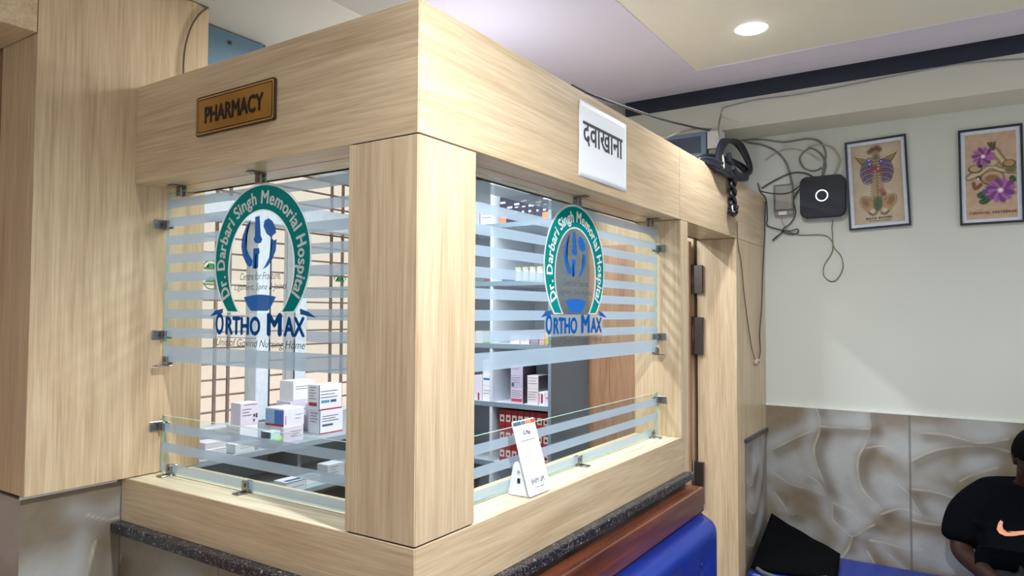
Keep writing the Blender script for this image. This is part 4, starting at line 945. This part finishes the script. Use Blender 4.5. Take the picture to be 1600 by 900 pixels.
for k in range(7):
    g_ = random.Random(k); j = lambda a: g_.uniform(-a, a)
    tube(bm, [P(1086+j(4), 250+k*.8, 'y', .03), P(1100+j(3), 248+k*1.6+j(2), 'y', .008), P(1116+j(3), 250+k*2.6+j(2), 'y', -.006), P(1132+j(3), 256+k*2.8+j(2), 'y', -.010-.003*k), P(1146+j(2), 264+k*2.4, 'y', -.014), P(1156+j(3), 272+k*1.5, 'y', -.012), P(1166+j(3), 272+k*1.2, 'y', -.004), P(1160+j(3), 262+j(3), 'y', .02), P(1135+j(4), 250+j(3), 'y', .05), P(1105+j(5), 244+j(2), 'y', .06)], .0085, seg=6, closed=True, smooth=5)
obj('big_loops', bm, blackcab, t)
bm = bmesh.new()
for k in range(4): tube(bm, [P(1118, 268, 'y', .0-.004*k), P(1122+k*2, 235, 'y', .02), P(1130+k*4, 219, 'y', .03), P(1150+k*3, 226, 'y', .03), P(1166+k*1.5, 250, 'y', .0), P(1170+k, 268, 'y', -.01), P(1160, 276, 'y', -.012), P(1148, 266+k*2, 'y', -.014), P(1138, 240+k*3, 'y', -.01)], .0095, seg=6)
obj('upright_loops', bm, blackcab, t)
bm = bmesh.new()
for s in (-1, 1):
    pts = []
    for k in range(22):
        f = k/21; py = 262+70*f; wv = 3.4*math.sin(f*PI*4.5)*s+(0 if f < .85 else s*2.0)
        pts.append(P(1145+wv, py, 'y', -.018-.007*math.cos(f*PI*4.5)*s))
    tube(bm, pts, .0095, seg=8, smooth=3)
tube(bm, [P(1141, 322, 'y', -.02), P(1144, 335, 'y', -.02), P(1149, 334, 'y', -.02), P(1151, 322, 'y', -.02)], .009)
obj('twisted_tail', bm, blackcab, t)
bm = bmesh.new(); tube(bm, [P(1144, 321, 'y', -.032), P(1145, 330, 'y', -.034), P(1148, 331, 'y', -.034)], .0028, smooth=0); obj('white_tie', bm, plain('white_tie', (222, 220, 226), .5), t)

whitecab = plain('off_white_cable', (176, 170, 152), .5); greycab = plain('grey_cable', (124, 118, 104), .5); darkcab = plain('dark_grey_cable', (58, 58, 58), .5)
def cable(label, pts, r, mat, name='cable', **k):
    o = obj(name, T(pts, r, **k), mat); tag(o, label, 'cable'); return o
def W(px, py, d=.006): return P(px, py, 'x', XR-d)
def Y_(px, py, y): return P(px, py, 'y', y)
cable('black cable sagging from the ceiling edge to the junction box', [Y_(893, 134, .03), Y_(930, 150, .03), Y_(985, 170, .06), Y_(1040, 188, .10), Y_(1085, 199, .16), Y_(1108, 204, .20)], .0045, blackcab)
cable('white cable running over the top of the equipment cabinet', [Y_(985, 189, .10), Y_(1034, 215, .18), Y_(1060, 207, .198), Y_(1090, 201, .199), Y_(1120, 203, .20), Y_(1140, 208, .22), Y_(1160, 222, .22), Y_(1185, 225, .20)], .0045, whitecab)
cable('long pale cable along the foot of the beam', [P(1600, 92, 'x', 2.44), P(1500, 100, 'x', 2.44), P(1400, 118, 'x', 2.44), P(1300, 138, 'x', 2.44), P(1230, 150, 'x', 2.44), P(1180, 156, 'x', 2.44), P(1130, 168, 'x', 2.44)], .003, plain('pale_cable', (150, 150, 156), .5))
cable('grey cable dropping from the beam behind the coil', [P(1130, 168, 'x', 2.44), P(1126, 182, 'x', 2.44), Y_(1123, 200, .10), Y_(1126, 225, .06), Y_(1130, 250, .0), Y_(1131, 262, -.028)], .0045, whitecab)
cable('dark cable from the coil across the wall to the adapter', [Y_(1130, 204, .20), W(1168, 222), W(1190, 226), W(1212, 236), W(1228, 254), W(1236, 280), W(1237, 292)], .005, greycab)
cable('grey cable along the beam foot to the router loop', [W(1150, 218), W(1190, 218), W(1225, 222), W(1262, 217), W(1282, 222), W(1290, 240), W(1287, 260), W(1284, 278)], .004, greycab)
cable('grey cable coil on the wall above the router', [W(1284, 278), W(1290, 258), W(1282, 240), W(1265, 232), W(1250, 246), W(1256, 262), W(1272, 267), W(1284, 262)], .0042, greycab)
cable('pale cable looping right of the wall coil down to the router', [W(1262, 230), W(1280, 226), W(1300, 230), W(1312, 248), W(1308, 264), W(1300, 277)], .0042, whitecab)
cable('thin pale cable rising from the corner to the wall coil', [W(1196, 250), W(1215, 238), W(1235, 232), W(1262, 238), W(1280, 250)], .0035, whitecab)
cable('dark cable arching from the corner into the router top', [W(1190, 294, .012), W(1210, 282, .012), W(1235, 271, .012), W(1255, 270, .012), W(1270, 276, .016)], .0035, darkcab)
cable('dark cable crossing the adapter to the router side', [W(1186, 298, .03), W(1205, 302, .03), W(1230, 302, .03), W(1248, 292, .03), W(1256, 282, .03)], .0032, darkcab)
cable('black cable hanging down the corner into a knot', [W(1184, 286, .012), W(1188, 300, .012), W(1197, 312, .012), W(1199, 340, .012), W(1199, 352, .012), W(1215, 358, .012), W(1232, 361, .012), W(1246, 358, .012), W(1246, 364, .012), W(1235, 366, .012), W(1222, 360, .012), W(1236, 348, .012), W(1243, 332, .012), W(1240, 312, .012), W(1250, 294, .012)], .003, darkcab)
cable('short stiff black cable end below the adapter', [W(1207, 376, .014), W(1216, 368, .014), W(1226, 360, .014)], .0036, blackcab, smooth=0)
cable('thin brown cable from the knot to the router foot and down into a loop', [W(1232, 362), W(1250, 367), W(1285, 367), W(1298, 374), W(1304, 388), W(1314, 400), W(1317, 418), W(1308, 436), W(1297, 439), W(1287, 430), W(1288, 414), W(1300, 394), W(1301, 372), W(1300, 355), W(1303, 338)], .0022, plain('olive_cable', (122, 112, 84), .5))
cable('thin white lead from the adapter', [W(1221, 335), W(1224, 350), W(1234, 362)], .0024, whitecab)
cable('thin cable hanging down the end post to the rose', [Y_(1152, 345, -.004), Y_(1153, 380, -.004), Y_(1158, 410, -.004), Y_(1163, 460, -.004), Y_(1168, 500, -.004), Y_(1174, 540, -.004), Y_(1180, 562, -.008)], .0022, plain('brown_cable', (104, 88, 72), .5))
cable('dark cable running down the wall corner', [Y_(1196, 315, -.006), Y_(1195, 360, -.006), Y_(1192, 420, -.006), Y_(1190, 480, -.006), Y_(1187, 520, -.006), Y_(1188, 548, -.006), Y_(1186, 560, -.008)], .003, darkcab)
t = thing('cable_rose', 'small white ceramic-like wire connector on the end post', 'connector', (2.55, -.01, 1.42))
q = P(1183, 566, 'y', -.012); bm = bmesh.new(); cyl(bm, (q[0], -.010, q[2]), 'y', .016, .020, 20); bmesh.ops.bevel(bm, geom=[e for e in bm.edges], offset=.002, segments=2, affect='EDGES'); obj('body', bm, plain('aged_plastic', (190, 170, 156), .5), t)
bm = bmesh.new(); cyl(bm, (q[0], -.021, q[2]), 'y', .004, .004, 12); obj('screw', bm, darkcab, t)

# router and adapter
t = thing('wifi_router', 'black rounded router with white ring mounted on the back wall', 'router', (XR, -.275, 2.08))
bm = bmesh.new(); FRc = FL(XR-.010, -.179, 2.080)
for k_, (ins, n0, n1) in enumerate(((0, 0, .032), (.0025, .032, .0352))): poly(bm, FRc, rrect(ins, .205-ins, ins, .204-ins, .034, 8), n0, n1-n0)
obj('case', bm, plain('matt_black', (14, 17, 30), .5), t)
bm = bmesh.new(); FRt = FL(XR-.046, -.281, 2.186); k = 40
ring(bm, FRt, [(.0290*math.cos(2*PI*i/k), .0290*math.sin(2*PI*i/k)) for i in range(k+1)], [(.0235*math.cos(2*PI*i/k), .0235*math.sin(2*PI*i/k)) for i in range(k+1)], .0006)
obj('ring_light', bm, plain('ring_glow', (236, 238, 248), .4, emit=.8), t)
obj('wall_bracket', B((XR-.010, XR, -.36, -.20, 2.068, 2.26), bev=.002), plain('grey_plastic', (170, 172, 180), .4), t)
t = thing('power_adapter', 'grey flat adapter box left of the router', 'adapter', (XR, -.10, 2.11))
obj('case', B((XR-.024, XR, -.143, -.055, 2.105, 2.262), bev=.004, seg=2), plain('taupe_plastic', (150, 146, 136), .45), t)
obj('rim', B((XR-.0255, XR-.024, -.146, -.050, 2.125, 2.262), bev=.0005), plain('dark_rim', (104, 100, 92), .5), t)
obj('faceplate', B((XR-.0275, XR-.0255, -.138, -.060, 2.136, 2.254), bev=.0005), plain('taupe_plastic', (150, 146, 136), .45), t)
obj('plug', B((XR-.036, XR-.0255, -.115, -.075, 2.106, 2.124), bev=.002), plain('white_abs', (206, 204, 200), .4), t)

# ------------------------------------------------------------------ ceiling downlights
for (x, y, e) in HALL_LAMPS:
    nm = {(1.60, -.22): 'round ceiling downlight over the right of the booth, glowing white'}.get((x, y), 'round ceiling downlight out of the photo at x %.0f y %.0f' % (x*10, y*10))
    if (x, y) != (1.60, -.22): nm = {(-.16, -.72): 'round downlight above the booth corner', (-.22, -1.9): 'round downlight above the hall nearest the camera side', (1.6, -1.9): 'round downlight above the waiting bench', (-2.0, -.36): 'round downlight by the passage', (-2.0, -1.9): 'round downlight at the far side of the hall'}[(x, y)]
    t = thing('downlight', nm, 'ceiling light', (x, y, ZCH), 'hall downlights')
    bm = bmesh.new(); F = lambda u, v, n=0: Vector((x+u, y+v, ZCH+.0055-n)); k = 40
    ring(bm, F, [(.062*math.cos(2*PI*i/k), .062*math.sin(2*PI*i/k)) for i in range(k+1)], [(.050*math.cos(2*PI*i/k), .050*math.sin(2*PI*i/k)) for i in range(k+1)], .004); obj('trim_ring', bm, plain('white_trim_ring', (236, 238, 240), .4), t)
    bm = bmesh.new(); cyl(bm, (x, y, ZCH+.001), 'z', .050, .004, 40); obj('lens', bm, plain('lamp_lens', (240, 246, 255), .5, emit=30.0), t)

# ------------------------------------------------------------------ benches
blue_v = plain('blue_leatherette', (18, 48, 142), .32, spec=.5, noise=.05, nscale=14)
t = thing('booth_bench', 'blue cushioned bench with polished brown wood back rail below the booth', 'bench', (.7, -.35, 0))
obj('back_rail', B((-.06, 1.485, -.070, -.0015, .90, .986), bev=.006, seg=2), brown_wood, t)
obj('back_board', B((-.05, 1.475, -.062, -.002, .30, .90)), brown_wood, t)
def cushion(x0, x1, y0, y1, z0, z1, bev=.035, nx=28, tuft=None):
    bm = B((x0, x1, y0, y1, z0, z1), bev=bev, seg=5)
    for f in bm.faces: f.smooth = True
    return bm
def back_cushion(x0, x1, z0, z1, yb, th):
    """padded back with a few buttons"""
    nx, nz = 60, 26; bm = bmesh.new(); btn = [(x1-.16-.28*i, zz) for i in range(6) for zz in (z0+.30*(z1-z0), z0+.72*(z1-z0))]
    g = []
    for j in range(nz+1):
        row = []
        for i in range(nx+1):
            u, v = i/nx, j/nz; x = x0+u*(x1-x0); z = z0+v*(z1-z0)
            ex = min(x-x0, x1-x)/.05; ez = min(z-z0, z1-z)/.05; e = min(1, max(0, ex)); f = min(1, max(0, ez))
            d = th*math.sqrt(max(0, 1-(1-e)**2.2))*math.sqrt(max(0, 1-(1-f)**2.2))
            for bx_, bz in btn: d -= .022*math.exp(-((x-bx_)**2+(z-bz)**2)/.0018)*(d/th)
            row.append(bm.verts.new((x, yb-d, z)))
        g.append(row)
    for j in range(nz):
        for i in range(nx):
            f = bm.faces.new((g[j][i], g[j][i+1], g[j+1][i+1], g[j+1][i])); f.smooth = True
    back = [g[0][0], g[0][nx], g[nz][nx], g[nz][0]]
    bmesh.ops.contextual_create(bm, geom=[e for e in bm.edges if e.is_boundary])
    return bm, btn
bm, btn = back_cushion(-.04, 1.455, .46, .900, -.070, .068)
bc = obj('back_cushion', bm, blue_v, t)
for bx_, bz in btn:
    bm = bmesh.new(); bmesh.ops.create_uvsphere(bm, u_segments=12, v_segments=8, radius=.009, matrix=Matrix.Translation((bx_, -.117, bz))); obj('button', bm, blue_v, bc)
obj('seat_cushion', cushion(-.04, 1.455, -.60, -.075, .36, .46), blue_v, t)
obj('base', B((0, 1.40, -.56, -.07, .0, .36)), brown_wood, t)
t = thing('waiting_bench', 'blue cushioned bench along the tiled back wall', 'bench', (2.45, -1, 0))
obj('seat_cushion', cushion(2.235, XR-.016, -2.6, -.012, .365, .452), blue_v, t)
obj('base', B((2.27, XR-.02, -2.58, -.03, 0, .365)), brown_wood, t)

# black bag slumped in the corner
def bag():
    cor = {(0, 0): (2.655, -.030, .615), (1, 0): (2.640, -.345, .478), (0, 1): (2.250, -.030, .462), (1, 1): (2.300, -.38, .462)}
    bm = bmesh.new(); n = 26; top = []; bot = []
    for j in range(n+1):
        rt, rb = [], []
        for i in range(n+1):
            u, v = i/n, j/n; p = np.zeros(3)
            for (a, b), c_ in cor.items(): p += np.array(c_)*((u if a else 1-u)*(v if b else 1-v))
            e = (4*u*(1-u)*4*v*(1-v))**.45; sag = -.018*math.sin(PI*u)*(1-v)
            top_z = p[2]+sag*.5+.030*e+.004*math.sin(u*17+v*9)*e
            rt.append(bm.verts.new((p[0], p[1], top_z))); rb.append(bm.verts.new((p[0], p[1], .4535+.004*(1-e)) if 0 < i < n and 0 < j < n else (p[0], p[1], top_z)))
        top.append(rt); bot.append(rb)
    for j in range(n):
        for i in range(n):
            bm.faces.new((top[j][i], top[j][i+1], top[j+1][i+1], top[j+1][i])).smooth = True
            bm.faces.new((bot[j][i], bot[j+1][i], bot[j+1][i+1], bot[j][i+1])).smooth = True
    bmesh.ops.remove_doubles(bm, verts=bm.verts, dist=1e-5); bmesh.ops.recalc_face_normals(bm, faces=bm.faces)
    return bm
t = thing('fabric_bag', 'black fabric bag slumped in the corner on the back bench', 'bag', (2.5, -.2, .455))
obj('body', bag(), plain('black_fabric', (7, 8, 10), .95, spec=.08, noise=.2, nscale=200), t)
obj('strap', T([(2.25, -.06, .468), (2.215, -.10, .466), (2.20, -.18, .462), (2.23, -.26, .466), (2.30, -.34, .470)], .009), plain('grey_webbing', (84, 86, 92), .7), t)

# ------------------------------------------------------------------ seated person
def skin_mesh(verts, edges, radii, sub=2, root=0):
    me = bpy.data.meshes.new('limbs'); me.from_pydata(verts, edges, []); o = bpy.data.objects.new('limbs', me); COL.objects.link(o)
    md = o.modifiers.new('skin', 'SKIN'); md.use_smooth_shade = True
    for i, r in enumerate(radii):
        me.skin_vertices[0].data[i].radius = r if isinstance(r, tuple) else (r, r); me.skin_vertices[0].data[i].use_root = (i == root)
    s = o.modifiers.new('sub', 'SUBSURF'); s.levels = sub; s.render_levels = sub
    bpy.context.view_layer.update()
    out = bpy.data.meshes.new_from_object(o.evaluated_get(bpy.context.evaluated_depsgraph_get()))
    bpy.data.objects.remove(o); return out
def remesh(bm, voxel, smooth_it=6):
    me = bpy.data.meshes.new('r'); bm.to_mesh(me); bm.free(); o = bpy.data.objects.new('r', me); COL.objects.link(o)
    md = o.modifiers.new('re', 'REMESH'); md.mode = 'VOXEL'; md.voxel_size = voxel; md.use_smooth_shade = True
    sm = o.modifiers.new('sm', 'SMOOTH'); sm.factor = .5; sm.iterations = smooth_it
    bpy.context.view_layer.update()
    out = bpy.data.meshes.new_from_object(o.evaluated_get(bpy.context.evaluated_depsgraph_get())); bpy.data.objects.remove(o)
    return out
PY = -1.075
def person():
    root = thing('person', 'person in black shirt with peach swoosh, seated on the back bench looking down', 'person', (2.45, PY, .455))
    V = []; E_ = []; R_ = []
    def add(p, r, par=None):
        V.append((p[0], PY+p[1], p[2])); R_.append(r)
        if par is not None: E_.append((par, len(V)-1))
        return len(V)-1
    pel = add((2.50, 0, .56), (.15, .12)); sp = add((2.53, 0, .70), (.14, .11), pel); ch = add((2.53, 0, .83), (.165, .115), sp); nb = add((2.50, 0, .915), (.060, .058), ch); nk = add((2.455, 0, .985), .058, nb); hd = add((2.43, 0, 1.03), .062, nk)
    for s in (-1, 1):
        sh_ = add((2.51, s*.165, .850), .056, ch); el = add((2.42, s*.255, .645), .046, sh_); wr = add((2.20, s*.125, .600), .029, el); pa = add((2.145, s*.085, .602), (.034, .020), wr)
        for k in range(4):
            o0 = (-.027+.018*k); Lf = (.030, .036, .038, .032)[k]
            a = add((2.112, s*.075+o0*.9*s*-1, .600+.006), .0095, pa); b = add((2.112-Lf*.8, s*.062-o0*.8*s, .612), .0085, a); c = add((2.112-Lf*1.0, s*.040-o0*.5*s, .632), .0075, b)
        a = add((2.14, s*.055, .622), .0105, pa); b = add((2.115, s*.035, .640), .0090, a)
        hp = add((2.46, s*.095, .545), .088, pel); kn = add((2.03, s*.150, .520), .060, hp); kc = add((2.02, s*.150, .46), .056, kn); an = add((2.05, s*.150, .095), .038, kc); hl = add((2.06, s*.150, .045), .036, an); to = add((1.90, s*.160, .032), (.038, .022), hl)
    body_me = skin_mesh(V, E_, R_, 2)
    bm = bmesh.new(); bm.from_mesh(body_me)
    # head: bowed forwards; local frame f = facing, up, side
    tilt = .55; hc = Vector((2.415, PY-.014, 1.047)); yawh = .12
    fdir = Vector((-math.cos(tilt), -math.sin(yawh)*.6, -math.sin(tilt))).normalized(); side = Vector((0, 1, 0)); side = (side-fdir*side.dot(fdir)).normalized(); upv = side.cross(fdir); upv = upv if upv.z > 0 else -upv
    HS = .94
    def head_pt(a, b, c): return hc+(fdir*a+side*b+upv*c)*HS
    hv = bmesh.new(); bmesh.ops.create_uvsphere(hv, u_segments=40, v_segments=28, radius=1.0)
    for v in hv.verts:
        x, y, z = v.co                      # x forward, y side, z up
        wx, wy, wz = .094, .074, .112
        low = max(0, -z)
        X_ = x*wx*(1-.10*low) + (.010*low if x > 0 else .006*low*-1); Y2 = y*wy*(1-.34*low**1.5); Z_ = z*wz
        if x > 0:
            X_ -= .006*math.exp(-((z-.10)/.12)**2)*(abs(y) > .15)*math.exp(-((abs(y)-.42)/.22)**2)*1.4       # eye sockets
            X_ += .020*math.exp(-((z+.14)/.17)**2-(y/.16)**2)+.012*math.exp(-((z+.24)/.08)**2-(y/.22)**2)     # nose
            X_ += .007*math.exp(-((z+.52)/.06)**2-(y/.34)**2)+.007*math.exp(-((z+.62)/.05)**2-(y/.30)**2)     # lips
            X_ += .010*math.exp(-((z+.88)/.12)**2-(y/.35)**2)                                                   # chin
        v.co = head_pt(X_, Y2, Z_)
    me_h = bpy.data.meshes.new('h'); hv.to_mesh(me_h); hv.free(); bm.from_mesh(me_h)
    for s in (-1, 1):      # ears
        eb = bmesh.new(); bmesh.ops.create_uvsphere(eb, u_segments=16, v_segments=12, radius=1.0)
        for v in eb.verts:
            x, y, z = v.co; r = math.hypot(x, z); dd = .35 if r < .6 else 1
            v.co = head_pt(-.010+x*.019-.006*z, s*(.073+(.012+.006*(x < 0))*max(-.2, y*s*s)*dd*.9+.006), -.012+z*.033)
        m2 = bpy.data.meshes.new('e'); eb.to_mesh(m2); eb.free(); bm.from_mesh(m2)
    skin = plain('brown_skin', (54, 33, 25), .5, spec=.4, noise=.06, nscale=60)
    b = obj('body', remesh(bm, .005, 5), skin, root)
    # hair: close cropped cap following the skull
    hb = bmesh.new(); bmesh.ops.create_uvsphere(hb, u_segments=48, v_segments=32, radius=1.0)
    for v in hb.verts:
        x, y, z = v.co; k = 1+.012*math.sin(x*60)*math.sin(y*55)*math.sin(z*50)
        v.co = head_pt(-.006+x*.101*k, y*.081*k, .004+z*.117*k)
    dele = []
    for f in hb.faces:
        q = f.calc_center_median()-hc; a, s_, c_ = q.dot(fdir), q.dot(side), q.dot(upv)
        lim = .050 if a > .055 else (.028 if a > -.030 else -.055)
        if c_ < lim+.15*max(0, a-.012): dele.append(f)
    bmesh.ops.delete(hb, geom=dele, context='FACES')
    for f in hb.faces: f.smooth = True
    h = obj('hair', hb, plain('black_hair', (14, 12, 13), .95, noise=.4, nscale=300, spec=.05), root); md = h.modifiers.new('t', 'SOLIDIFY'); md.thickness = .010
    # beard and brows, eyes
    bb_ = bmesh.new()
    for s in (-1, 1): tube(bb_, [head_pt(.088, s*.018, .024), head_pt(.091, s*.032, .029), head_pt(.082, s*.050, .024)], .0034, seg=6)
    obj('eyebrows', bb_, plain('black_hair', (14, 12, 13), .85), root)
    for s in (-1, 1):
        eb = bmesh.new(); bmesh.ops.create_uvsphere(eb, u_segments=16, v_segments=10, radius=.0115, matrix=Matrix.Translation(head_pt(.074, s*.032, .008))); 
        for f in eb.faces: f.smooth = True
        obj('eyelid', eb, skin, root)
    # short sleeved shirt
    V2 = []; E2 = []; R2 = []
    def a2(p, r, par=None):
        V2.append((p[0], PY+p[1], p[2])); R2.append(r)
        if par is not None: E2.append((par, len(V2)-1))
        return len(V2)-1
    h0 = a2((2.455, 0, .545), (.205, .165)); hl_ = a2((2.330, 0, .548), (.190, .056), h0); s1 = a2((2.52, 0, .68), (.200, .132), h0); c1 = a2((2.522, 0, .80), (.215, .136), s1); n1 = a2((2.502, 0, .918), (.110, .092), c1)
    for s in (-1, 1):
        q1 = a2((2.505, s*.160, .862), .088, c1); q2 = a2((2.485, s*.218, .795), .092, q1); q3 = a2((2.450, s*.240, .705), .084, q2); q4 = a2((2.437, s*.248, .660), .080, q3)
    sm = skin_mesh(V2, E2, R2, 2); bm = bmesh.new(); bm.from_mesh(sm)
    shirt = obj('shirt', remesh(bm, .007, 4), plain('black_jersey', (7, 8, 13), .95, spec=.08, noise=.15, nscale=120), root)
    # swoosh on the chest, laid on the shirt surface
    bpy.context.view_layer.update(); dg = bpy.context.evaluated_depsgraph_get(); sh_e = shirt.evaluated_get(dg); inv = sh_e.matrix_world.inverted()
    out = [(-.078, .022), (-.088, .006), (-.092, -.010), (-.084, -.022), (-.066, -.026), (-.035, -.020), (.02, -.004), (.095, .022), (.03, .008), (-.03, -.006), (-.058, -.010), (-.070, -.006), (-.073, .004), (-.070, .016)]
    cc = P(1602, 828, 'x', 2.385); bm = bmesh.new()
    from mathutils.geometry import tessellate_polygon
    dens = []
    for (a, b), (c_, d) in zip(out, out[1:]+out[:1]):
        for k in range(4): dens.append((a+(c_-a)*k/4, b+(d-b)*k/4))
    tris = tessellate_polygon([[Vector((u, v, 0)) for u, v in dens]])
    vs = []
    for u, v in dens:
        o3 = Vector((1.9, cc[1]-u, cc[2]+v)); hit, loc, nn, _ = sh_e.ray_cast(inv @ o3, (inv.to_3x3() @ Vector((1, 0, 0))).normalized())
        vs.append(bm.verts.new((sh_e.matrix_world @ loc)+Vector((-.0045, 0, 0)) if hit else (2.38, o3.y, o3.z)))
    for tr in tris: bm.faces.new([vs[i] for i in tr])
    obj('swoosh_print', bm, plain('peach_print', (232, 160, 122), .6), shirt)
    # dark trousers
    V3 = []; E3 = []; R3 = []
    def a3(p, r, par=None):
        V3.append((p[0], PY+p[1], p[2])); R3.append(r)
        if par is not None: E3.append((par, len(V3)-1))
        return len(V3)-1
    p0 = a3((2.50, 0, .56), (.158, .128))
    for s in (-1, 1):
        q1 = a3((2.45, s*.098, .553), .096, p0); q2 = a3((2.03, s*.152, .525), .072, q1); q3 = a3((2.02, s*.152, .46), .070, q2); q4 = a3((2.05, s*.150, .13), .056, q3)
    bm = bmesh.new(); bm.from_mesh(skin_mesh(V3, E3, R3, 2)); obj('trousers', remesh(bm, .010, 3), plain('dark_denim', (16, 18, 26), .85, noise=.15, nscale=150), root)
    for s in (-1, 1):
        bm = bmesh.new(); bmesh.ops.create_uvsphere(bm, u_segments=24, v_segments=16, radius=1)
        for v in bm.verts:
            x, y, z = v.co; v.co = Vector((1.965+x*.135, PY+s*.155+y*.048, .002+max(0, (z+.6))*.062*(1.25 if x > 0 else .75)))
        for f in bm.faces: f.smooth = True
        obj('shoe', bm, plain('black_leather', (26, 24, 26), .4), root)
    ph = thing('mobile_phone', 'dark mobile phone held in both hands by the seated person', 'phone', (2.10, PY, .62))
    bm = B((-.006, .006, -.037, .037, -.006, .075+.006), bev=.003); bm.transform(Matrix.Translation((2.088, PY, .618)) @ Matrix.Rotation(.7, 4, 'Y')); obj('case', bm, plain('black_plastic', (18, 18, 22), .4), ph)
person()
